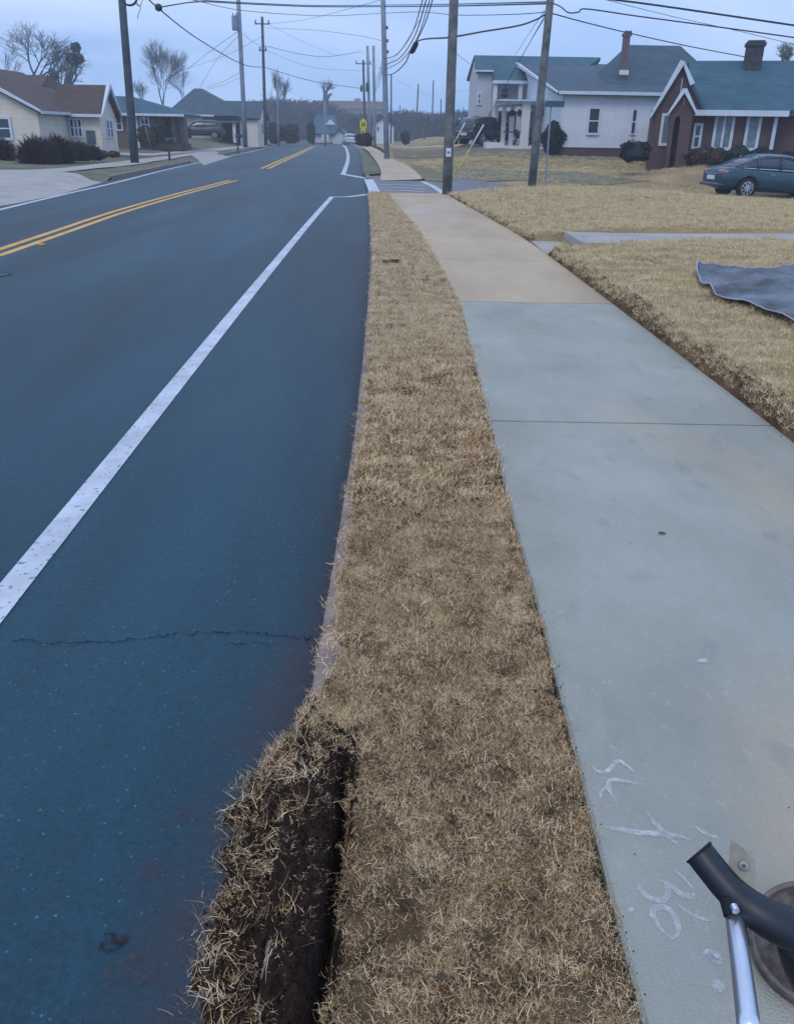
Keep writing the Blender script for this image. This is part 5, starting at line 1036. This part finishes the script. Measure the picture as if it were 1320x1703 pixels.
cable([(404, 118, 72), (370, 136, 85), (345, 146, 95)], .014, 'thin service cable from the pale pole to the hip roof'); cable([(404, 126, 72), (372, 141, 85), (345, 149, 95)], .012, 'lowest thin service cable to the hip roof')
cable([(440, 40, 95), (500, 34, 90), (560, 20, 75), (640, -2, 60)], .014, 'thin cable rising right from the crossarm pole'); cable([(405, 55, 72), (418, 68, 85), (437, 78, 95)], .014, 'thin cable between the transformer pole and the crossarm pole')
cable([(450, 42, 95), (500, 68, 100), (560, 92, 105)], .012, 'thin wire descending right from the crossarm insulators')
for i_, L_ in enumerate(([(437, 60, 95), (380, 90, 92), (300, 118, 90)], [(442, 84, 95), (520, 112, 100), (604, 118, 118)], [(604, 102, 118), (627, 112, 90), (641, 118, 58)], [(643, 70, 58), (600, 60, 70), (520, 50, 85), (440, 46, 95)], [(650, 126, 120), (690, 150, 150), (720, 162, 185)], [(695, 148, 175), (720, 156, 183), (782, 150, 150)], [(750, 66, 26), (760, 90, 40), (800, 120, 62)], [(700, 30, 40), (660, 92, 80), (624, 130, 105)], [(461, 140, 108), (500, 160, 112), (540, 172, 120)])):
    cable(L_, .013 if i_ < 6 else .010, ('thin line from the crossarm pole towards the left houses', 'thin line sagging from the crossarm pole to the far wide-armed pole', 'short line from the far wide-armed pole to the tall pale pole', 'thin line from the tall pale pole to the top of the crossarm pole', 'faint line from the thin far pole to the slim pole over the woods', 'faint line over the woods to the pole by the two-storey house', 'thin line from the near thick pole towards the two-storey gable', 'long thin line passing behind the splice case to the far twins', 'faint line from the thin pale pole to the pole by the lopped tree')[i_])
for i, (a_, b_, c_) in enumerate(((96, 122, 150), (104, 132, 156), (112, 140, 160))): cable([(637, a_, 58), (630, b_, 80), (621, c_, 104)], .018, ('topmost', 'middle', 'lowest')[i] + ' cable from the tall pale pole back to the far twin poles')
g1 = cable([(757, 291, 31.5), (804, 207, 31.8), (919, 2, 32.5)], .012, 'thin guy wire from the leaning pole down to the lawn', 'guy_wire')
gd = empty('guy_guard', at(757, 291, 31.5), 'yellow plastic guard sleeve on the guy wire of the leaning pole', 'guy guard'); o = MB(gd.location); o.tube([at(757, 291, 31.45), at(780.5, 249, 31.6)], .030, 6); o.build('sleeve', M['yellow_guard'], gd, True)
o = MB(gd.location); o.tube([at(780.5, 249, 31.6), at(804, 207, 31.75)], .024, 6); o.build('upper_sleeve', M['white_paint'], gd, True)
o = MB(at(756, 237, 60)); o.tube([at(754, 240, 60), at(773, 204, 60)], .05, 6); tag(o.build('far_guy_guard', M['white_paint'], None, True), 'short pale guy guard just right of the thick near pole', 'guy guard')
o = MB(at(68, 242, 45)); p_ = [at(252, 252, 50), at(246, 225, 50), at(238, 190, 50)]; o = MB(p_[0]); o.tube(p_, .02, 5); tag(o.build('guy_stake', M['pole_pale'], None, True), 'thin leaning pale stake right of the dark left pole', 'guy guard')

# ------------------------------------------------------------------ signs, mailboxes
Y_ = 82; b = at(604, 236, Y_); t = empty('school_crossing_sign', b, 'yellow-green school crossing sign with arrow plaque above the dark round shrub', 'road sign')
MB(b).tube([b - Vector((0, 0, .3)), at(604, 197, Y_)], .04, 8).build('post', M['grey_metal'], t)
def sg(L_, z0=0, th=.02, nm='sign', m='sign_yellow', par=None):
    o = MB(b); pts = [at(px, py, Y_ - .06 - z0) for px, py in L_]; pts = [Vector((p.x, Y_ - .06 - z0, p.z)) for p in pts]; o.slab(pts, th); return o.build(nm, M[m], par or t)
s1 = sg([(598.5, 213.5), (609.5, 213.5), (609.5, 202), (604, 196.5), (598.5, 202)]); s2 = sg([(600, 221.5), (608, 221.5), (608, 214.2), (600, 214.2)], nm='arrow_plaque')
for cx_ in (602.2, 606): sg([(cx_ - .9, 211), (cx_ + .9, 211), (cx_ + 1.2, 206), (cx_ + .9, 203.5), (cx_ - .9, 203.5), (cx_ - 1.2, 206)], .03, .005, 'pedestrian_symbol', 'sign_black', s1); sg([(cx_ - .6, 203), (cx_ + .6, 203), (cx_ + .7, 201.8), (cx_ - .7, 201.8)], .03, .005, 'head_symbol', 'sign_black', s1)
sg([(601.5, 219.7), (603, 220.5), (606.8, 216.8), (606, 216)], .03, .005, 'arrow_symbol', 'sign_black', s2); sg([(601.3, 220.8), (601.3, 218.0), (604, 220.8)], .034, .005, 'arrow_head', 'sign_black', s2)
Y_ = 32; b = at(907, 300, Y_); t = empty('street_name_sign', b, 'thin street name post with a dark teal blade right of the leaning pole', 'street sign')
MB(b).tube([b - Vector((0, 0, .3)), at(916.5, 168, Y_)], .028, 8).build('post', M['pole_pale'], t)
c0, c1 = at(906, 178, Y_), at(938, 168, Y_); o = MB(b); o.box(c0.x, c1.x, Y_ - .05, Y_ - .03, c0.z, c1.z); o.build('name_blade', M['sign_teal'], t)
def mailbox(px, py, Y, top, label, wd):
    b = at(px, py, Y); t = empty('mailbox', b, label, 'mailbox', 'mailboxes along the left verge'); h = at(px, top, Y).z - b.z
    MB().box(-.05, .05, -.05, .05, -.2, h - .28).build('post', M['wood_brown'], t)
    o = MB(); n = 8; pr = [(-.10, 0)] + [(-.10 * math.cos(a_), .14 + .10 * math.sin(a_)) for a_ in np.linspace(0, math.pi, n)] + [(.10, 0)]
    for x in (-.12, .40): o.v += [(x, p[0], p[1] + h - .28) for p in pr]
    k = len(pr); o.f += [tuple(range(k)), tuple(reversed(range(k, 2 * k)))] + [(i, (i + 1) % k, k + (i + 1) % k, k + i) for i in range(k)]
    bx = o.build('box', M['black'], t); MB().box(.40, .415, -.09, .09, h - .27, h - .06).build('door', M['grey_metal'], bx); MB().box(.0, .03, -.125, -.105, h - .2, h - .04).build('flag', M['grey_metal'], bx)
mailbox(283, 271, 49, 228, 'black mailbox on a dark post near the road, right of the dark left pole', 1); mailbox(396, 251, 68, 222, 'smaller-looking far mailbox on a post in front of the pale transformer pole', 1)

# ------------------------------------------------------------------ vehicles (x = length, front at +x)
def loft(rings, closed=True):
    o = MB(); n = len(rings[0])
    for r_ in rings: o.v += [tuple(p) for p in r_]
    for i in range(len(rings) - 1):
        for k in range(n): o.f.append((i * n + k, i * n + (k + 1) % n, (i + 1) * n + (k + 1) % n, (i + 1) * n + k))
    o.f.append(tuple(range(n))); o.f.append(tuple(reversed(range((len(rings) - 1) * n, len(rings) * n)))); return o
def carve(ob, cyls):
    for (x, y0, y1, z, r) in cyls:
        c = MB(); c.tube([(x, y0, z), (x, y1, z)], r, 28); me = bpy.data.meshes.new('c'); me.from_pydata(c.v, [], c.f)
        bm = bmesh.new(); bm.from_mesh(me); bmesh.ops.recalc_face_normals(bm, faces=bm.faces); bm.to_mesh(me); bm.free()
        co = bpy.data.objects.new('c', me); C.objects.link(co); md = ob.modifiers.new('b', 'BOOLEAN'); md.object = co; md.operation = 'DIFFERENCE'; md.solver = 'EXACT'
        bpy.context.view_layer.update(); ne = bpy.data.meshes.new_from_object(ob.evaluated_get(bpy.context.evaluated_depsgraph_get())); ob.modifiers.clear(); ob.data = ne; bpy.data.objects.remove(co)
def make_car(loc, rz, label, paint, kind='sedan', cat='car', name='parked_car', tilt=0):
    t = empty(name, loc, label, cat, rz=rz); t.rotation_euler.y = tilt
    if kind == 'sedan':
        st = [(-2.45, .42, .80, .66, .86), (-2.38, .30, .94, .80, .92), (-2.1, .24, 1.00, .88, .98), (-1.45, .22, 1.00, .91, 1.0), (-.6, .20, .95, .92, 1.0), (.5, .20, .92, .92, 1.0), (1.2, .20, .92, .92, .99), (1.9, .22, .82, .88, .95), (2.3, .28, .70, .78, .85), (2.45, .38, .58, .60, .72)]
        cab = [(-1.95, .98, 0, .70), (-1.30, 1.0, .30, .72), (-.85, 1.0, .44, .70), (-.1, .96, .50, .69), (.45, .94, .44, .69), (1.35, .92, 0, .74)]; R_, wx, Hr = .335, (-1.48, 1.45), .335
    else:
        st = [(-2.35, .45, 1.0, .74, .85), (-2.28, .35, 1.10, .86, .92), (-1.5, .30, 1.12, .93, .98), (0, .28, 1.10, .94, 1.0), (1.1, .28, 1.08, .93, .98), (1.9, .32, .98, .90, .94), (2.3, .40, .86, .80, .84), (2.4, .50, .72, .66, .7)]
        cab = [(-2.28, 1.06, 0, .80), (-2.05, 1.08, .46, .76), (-1.4, 1.08, .62, .75), (.2, 1.06, .62, .75), (.55, 1.06, .52, .76), (1.25, 1.05, 0, .82)]; R_, wx, Hr = .37, (-1.45, 1.45), .37
    rings = []
    for x, zb, zt, hw, _ in st:
        half = [(hw * .80, zb), (hw * .97, zb + (zt - zb) * .22), (hw, zb + (zt - zb) * .55), (hw * .965, zt - .07), (hw * .86, zt), (hw * .4, zt + .035)]
        rings.append([(x, -y, z) for y, z in half] + [(x, y, z) for y, z in reversed(half)])
    body = loft(rings).build('body', paint, t, False); md = body.modifiers.new('s', 'SUBSURF'); md.levels = 2; bpy.context.view_layer.update()
    me = bpy.data.meshes.new_from_object(body.evaluated_get(bpy.context.evaluated_depsgraph_get())); body.modifiers.clear(); body.data = me
    body.parent = None; carve(body, [(x, -1.2, -.60, Hr, R_ + .06) for x in wx] + [(x, .60, 1.2, Hr, R_ + .06) for x in wx]); body.parent = t; body.data.shade_smooth()
    # greenhouse in glass, roof skin and pillars in paint
    rg = []
    for x, z0, h, hw in cab:
        hh = max(h, .01); half = [(hw + .10, z0 - .04), (hw + .03, z0 + hh * .35), (hw - .06, z0 + hh * .86), (hw - .20, z0 + hh), (hw * .3, z0 + hh + .02)]
        rg.append([(x, -y, z) for y, z in half] + [(x, y, z) for y, z in reversed(half)])
    loft(rg).build('glass_cabin', M['glass'], t, True)
    rf = MB(); n = 5
    for i, r_ in enumerate(rg):
        rf.v += [(r_[k][0], r_[k][1] * 1.004, r_[k][2] + .012) for k in (2, 3, 4, 5, 6, 7)]
    i0, i1 = (1, len(rg) - 2) if kind == 'sedan' else (1, len(rg) - 2)
    for i in range(i0, i1):
        for k in range(5): rf.f.append((i * 6 + k, i * 6 + k + 1, i * 6 + 7 + k, i * 6 + 6 + k))
    rf.build('roof', paint, t, True)
    for s_ in (-1, 1):
        pl = MB(); side = [Vector((x, s_ * (hw - .055 + .012), z0 + max(h, .01) * .87 + .005)) for x, z0, h, hw in cab]
        pl.tube(side, .028, 5); mx_ = (cab[2][0] + cab[3][0]) / 2 + .15
        for xx, k in ((mx_, 0), (cab[1][0] + .12, 1)):
            pl.tube([(xx, s_ * (cab[2][3] + .11), cab[2][1] - .03), (xx + .05, s_ * (cab[2][3] - .04), cab[2][1] + cab[2][2] * .86)], .04 if k == 0 else .05, 5)
        pl.build('pillar', M['black'] if kind != 'sedan' else paint, t, True)
        tr_ = MB(); tr_.tube([(cab[0][0] + .25, s_ * (cab[0][3] + .13), cab[0][1] + .0), (0, s_ * (.80), cab[2][1] - .035), (cab[-1][0] - .1, s_ * (cab[-1][3] + .09), cab[-1][1] - .02)], .014, 4); tr_.tube([Vector((p.x, p.y + s_ * .01, p.z - .03)) for p in side[0:5]], .012, 4); tr_.build('window_trim', M['chrome'], t)
        m_ = MB(); m_.lathe((.95, s_ * 1.0, 1.02), [(.03, -.1), (.09, -.06), (.10, .0), (.06, .08)], 8, 'x'); m_.build('mirror', paint, t, True)
        for xx in (-.75, .30): MB().box(xx, xx + .17, s_ * .935 - .012, s_ * .935 + .012, .80, .825).build('door_handle', M['chrome'], t)
        dl = MB()
        for xx in (-1.05, .02, 1.08): dl.tube([(xx, s_ * .915, .33), (xx, s_ * .932, .6), (xx, s_ * .905, .88)], .005, 4)
        dl.build('door_seam', M['black'], t)
        for x in wx:
            wh = MB(); wh.lathe((x, s_ * .78, Hr), [(R_ * .66, -.10), (R_ * .97, -.10), (R_, -.07), (R_, .07), (R_ * .97, .10), (R_ * .66, .10)], 28, 'y'); wo = wh.build('wheel', M['rubber'], t, True)
            rm = MB(); yo = s_ * .885; rm.lathe((x, yo, Hr), [(R_ * .20, -.02), (R_ * .20, .02)], 12, 'y'); nn = 24
            for (ra, rb) in ((R_ * .60, R_ * .68),):
                n0 = len(rm.v)
                for k in range(nn):
                    a_ = 2 * math.pi * k / nn; rm.v += [(x + math.cos(a_) * ra, yo, Hr + math.sin(a_) * ra), (x + math.cos(a_) * rb, yo, Hr + math.sin(a_) * rb)]
                for k in range(nn): j = (k + 1) % nn; rm.f.append((n0 + 2 * k, n0 + 2 * k + 1, n0 + 2 * j + 1, n0 + 2 * j))
            for k in range(9): a_ = 2 * math.pi * k / 9; rm.bar((x + math.cos(a_) * .05, yo, Hr + math.sin(a_) * .05), (x + math.cos(a_) * R_ * .63, yo, Hr + math.sin(a_) * R_ * .63), .045, .03)
            rm.build('rim', M['chrome'], wo); dk = MB(); dk.lathe((x, s_ * .80, Hr), [(R_ * .66, -.02), (R_ * .66, .02)], 20, 'y'); dk.build('hub', M['black'], wo)
        xb = st[1][0]; lm = MB(); lm.box(xb - .06, xb + .25, s_ * .56 - .20, s_ * .56 + .19, .74, .90); l = lm.build('tail_light', M['tail'], t); bv = l.modifiers.new('b', 'BEVEL'); bv.width = .06; bv.segments = 3
        hl = MB(); hl.box(st[-2][0] - .15, st[-2][0] + .10, s_ * .58 - .16, s_ * .58 + .16, .58, .70); l = hl.build('headlight', M['glass_pale'], t); bv = l.modifiers.new('b', 'BEVEL'); bv.width = .04; bv.segments = 3
    MB().box(st[0][0] - .025, st[0][0] + .06, -.26, .26, .56, .70).build('number_plate', M['white_paint'], t); o = MB(); o.box(st[0][0] - .06, st[0][0] + .2, -.75, .75, .34, .46); l = o.build('rear_bumper', paint, t); bv = l.modifiers.new('b', 'BEVEL'); bv.width = .05; bv.segments = 3
    o = MB(); o.box(st[0][0] - .03, st[0][0] + .05, -.42, .42, .74, .78); o.build('boot_trim', M['chrome'], t)
    return t
def car_at(px, py, Y, rz, dx_=0, **k):
    p = at(px, py, Y); c, s_ = math.cos(rz), math.sin(rz); x_, y_ = p.x - c * dx_, p.y - s_ * dx_; g_ = float(TL(x_, y_)) if x_ < float(lk_c(y_)) else (float(TR(x_, y_)) + .03 if x_ > float(swr_c(y_)) else ROADZ)
    return make_car((x_, y_, g_), rz, **k)
CR = R(8)
car_at(1217, 331, 32.5, CR, -1.48, label='blue-grey sedan parked facing right before the brick cottage', paint=M['car_teal'], tilt=R(2.0))
car_at(335, 230.5, 93, R(-176), 0, label='dark navy SUV parked at the pale hip-roofed house', paint=M['car_dark'], kind='suv', name='parked_suv', cat='suv')
car_at(812, 239.5, 62, R(40), 0, label='dark SUV parked beside the white two-storey porch', paint=M['car_dark'], kind='suv', name='parked_suv', cat='suv')
car_at(780, 240, 66, R(80), 0, label='dark car half hidden behind the thick near pole', paint=M['car_dark'], kind='suv', name='parked_suv', cat='suv')
car_at(581, 240, 135, R(100), 0, label='small pale blue car far up at the bend of the road', paint=M['car_white'])

# ------------------------------------------------------------------ landscape fabric on the lawn, litter
def fabric():
    nx_, ny_ = 90, 44; Pa = [(1158, 441), (1166, 458), (1190, 475), (1225, 487), (1270, 497), (1320, 516), (1400, 550)]; Pb = [(1160, 434), (1180, 433), (1200, 437), (1235, 444), (1262, 445), (1320, 446), (1400, 452)]
    def rs_(P):
        W_ = np.array([tuple(gr(x, y, .33))[:2] for x, y in P]); s_ = np.r_[0, np.cumsum(np.hypot(*np.diff(W_, axis=0).T))]; q = np.linspace(0, s_[-1], nx_); return np.stack([np.interp(q, s_, W_[:, 0]), np.interp(q, s_, W_[:, 1])], -1)
    a, b = rs_(Pa), rs_(Pb); v = np.linspace(0, 1, ny_)[None, :, None]; G = a[:, None] * (1 - v) + b[:, None] * v; X, Y = G[..., 0], G[..., 1]
    e = np.minimum.reduce([np.broadcast_to(v[..., 0], X.shape), 1 - v[..., 0] + 0 * X, np.broadcast_to(np.linspace(0, 2.5, nx_)[:, None], X.shape)])
    Z = TR(X, Y) + .045 + .010 * wob(X, Y, .7, 3) + .010 * np.abs(wob(X, Y * .5, .30, 2)) + .004 * wob(X, Y, .09, 1) + .018 * np.exp(-e / .03) + .09 * np.exp(-np.broadcast_to(np.linspace(0, 1, nx_)[:, None], X.shape) / .03)
    rt_ = empty('landscape_fabric', (float(X.mean()), float(Y.mean()), .3), 'crumpled blue-grey landscape fabric lying on the dormant lawn at the right edge', 'fabric sheet'); l = Vector(rt_.location)
    o = np_mesh('cloth', np.stack([X - l.x, Y - l.y, Z - l.z], -1).reshape(-1, 3), grid_faces(nx_, ny_), M['fabric'], rt_, True); sd = o.modifiers.new('t', 'SOLIDIFY'); sd.thickness = .006
    for j, nm in ((0, 'frayed_edge'), (ny_ - 1, 'frayed_edge')):
        pts = [Vector((X[i, j] - l.x, Y[i, j] - l.y, Z[i, j] - l.z + .004)) for i in range(nx_)]; MB().tube(pts, .007, 5).build(nm, M['fabric_edge'], rt_, True)
    pts = [Vector((X[0, j] - l.x, Y[0, j] - l.y, Z[0, j] - l.z + .004)) for j in range(ny_)]; MB().tube(pts, .010, 5).build('frayed_edge', M['fabric_edge'], rt_, True)
fabric()
p = at(773, 306, 33.5); o = MB(p); bm_pts = [(p.x + random.uniform(-.14, .14), p.y + random.uniform(-.08, .08), p.z + random.uniform(0, .1)) for _ in range(14)]
me = bpy.data.meshes.new('litter'); bm = bmesh.new(); [bm.verts.new(Vector(q) - p) for q in bm_pts]; bmesh.ops.convex_hull(bm, input=bm.verts); bm.to_mesh(me); bm.free(); lo_ = link('litter', me, M['white_paint']); lo_.location = p; tag(lo_, 'small white scrap of litter on the grass right of the thick near pole', 'litter')

# ------------------------------------------------------------------ lawn edger at the lower right
def edger():
    D_ = 1.18
    q = lambda px, py, d=0: (lambda r_: Vector((0, 0, EYE)) + r_ * ((D_ + d) / r_.length))(ray(px, py))
    base = q(1290, 1640, .55); t = empty('lawn_edger', base, 'black bent-tube lawn edger with silver shaft and round worn guard at the lower right corner', 'lawn edger')
    def tb(nm, L_, rad, m, n=16, sm=True, par=None):
        o = MB(base); Q = catmull(L_, 6); rr = rad if not hasattr(rad, '__len__') else list(np.interp(np.linspace(0, 1, len(Q)), np.linspace(0, 1, len(rad)), rad)); o.tube(Q, rr, n); return o.build(nm, M[m], par or t, sm)
    h = tb('handle_tube', [q(1162, 1418), q(1180, 1441), q(1215, 1482), q(1262, 1519), q(1325, 1548, .02), q(1420, 1566, .05)], [.0185, .0185, .0185, .019, .021, .024, .026, .026], 'black', 24)
    tb('grip_rim', [q(1160, 1416), q(1163, 1419.5)], .0197, 'rubber', 24)
    # second stub below the tube (engine mount block)
    tb('mount_block', [q(1318, 1560, .03), q(1345, 1590, .06), q(1380, 1625, .09)], [.022, .036, .05], 'black', 14)
    # clamp and silver shaft
    tb('clamp', [q(1214, 1493, -.005), q(1222, 1522, -.01)], .0135, 'rubber', 12)
    bl = MB(base); c = q(1221, 1511, -.026); bl.lathe(tuple(c), [(.0045, -.004), (.0045, .004)], 8, 'y'); bl.build('bolt', M['alu'], t)
    tb('shaft', [q(1220, 1522), q(1231, 1600, -.05), q(1246, 1720, -.12)], [.0105, .011, .012], 'alu', 20)
    tb('control_cable', [q(1234, 1520, .01), q(1236, 1545, .02), q(1240, 1570, .03)], .004, 'black', 8)
    # translucent throttle bracket with its screw
    br = MB(base); P_ = [q(1214, 1395, .005), q(1236, 1411, .005), q(1254, 1430, .005), q(1259, 1478, .005), q(1236, 1474, .005), q(1210, 1446, .005)]; n_ = (P_[2] - P_[0]).cross(P_[5] - P_[0]).normalized() * .004
    k = len(P_); br.v += [tuple(p) for p in P_] + [tuple(p + n_) for p in P_]; br.f += [tuple(range(k)), tuple(reversed(range(k, 2 * k)))] + [(i, (i + 1) % k, k + (i + 1) % k, k + i) for i in range(k)]
    bk = br.build('bracket', M['bracket'], t)
    c = q(1236, 1440, .0); v = (Vector((0, 0, EYE)) - c).normalized(); tb('screw_ring', [c, c + v * .006], [.0062, .005], 'alu_dull', 16, par=bk); tb('screw_slot', [c + v * .005, c + v * .008], .0026, 'rust', 10, par=bk)
    # round guard: an open drum standing on the concrete
    c = gr(1352, 1570, .07); ax = (q(1345, 1560, .42) - q(1280, 1655, .42)).normalized(); axd = (Vector((-.25, -.35, .9))).normalized(); o = MB(base); Rg = .125
    u_ = axd.cross(Vector((0, 0, 1))).normalized(); w_ = axd.cross(u_); n = 40; prof = [(Rg, .0), (Rg * 1.02, .006), (Rg, .030), (Rg * .93, .036), (Rg * .90, .030), (Rg * .90, .006), (Rg * .3, .010), (Rg * .02, .010)]
    for r_, h_ in prof:
        for k in range(n): a_ = 2 * math.pi * k / n; o.v.append(tuple(c + u_ * math.cos(a_) * r_ + w_ * math.sin(a_) * r_ + axd * (h_ - .018)))
    for i in range(len(prof) - 1):
        for k in range(n): o.f.append((i * n + k, i * n + (k + 1) % n, (i + 1) * n + (k + 1) % n, (i + 1) * n + k))
    o.build('guard_drum', M['rust'], t, True)
    st_ = MB(base); st_.tube([q(1330, 1575, .06), c], .02, 10); st_.build('drive_arm', M['black'], t, True)
M['alu_dull'] = mat('dull_aluminium', (.36, .38, .38), .5, .1, 30, metal=.5); M['bracket'] = mat('cloudy_plastic', (.17, .175, .16), .35, .2, 20); M['bracket'].node_tree.nodes['Principled BSDF'].inputs['Alpha'].default_value = .97
edger()
for i in range(9):
    px, py = [(1100, 887), (975, 828), (800, 865), (715, 1200), (655, 438), (690, 390), (770, 1190), (1168, 1100), (900, 1600)][i]
    if i not in (0, 7): continue
    p = gr(px, py, .004); o = MB(p); o.poly([(p.x + random.uniform(.01, .022) * math.cos(a_), p.y + random.uniform(.008, .02) * math.sin(a_), .004 + random.uniform(0, .006)) for a_ in np.linspace(0, 5.5, 7)])
    tag(o.build('leaf_scrap', M['shrub_brown' if i == 0 else 'chalk']), ('dark crumpled leaf scrap on the middle of the sidewalk', 'pale paint blot on the right of the sidewalk')[i == 7], 'leaf' if i == 0 else 'blot')

# ------------------------------------------------------------------ the hazy winter air
hz = MB((0, 100, 10)); hz.box(-320, 320, -30, 345, -2.4, 34); ho = hz.build('haze', None); tag(ho, kind='stuff')
hm = bpy.data.materials.new('haze'); hm.use_nodes = True; t = hm.node_tree; t.nodes.clear(); v = t.nodes.new('ShaderNodeVolumePrincipled'); v.inputs['Density'].default_value = .0016; v.inputs['Color'].default_value = (.90, .96, 1, 1); v.inputs['Anisotropy'].default_value = .2
o_ = t.nodes.new('ShaderNodeOutputMaterial'); t.links.new(v.outputs[0], o_.inputs['Volume']); ho.data.materials.append(hm)
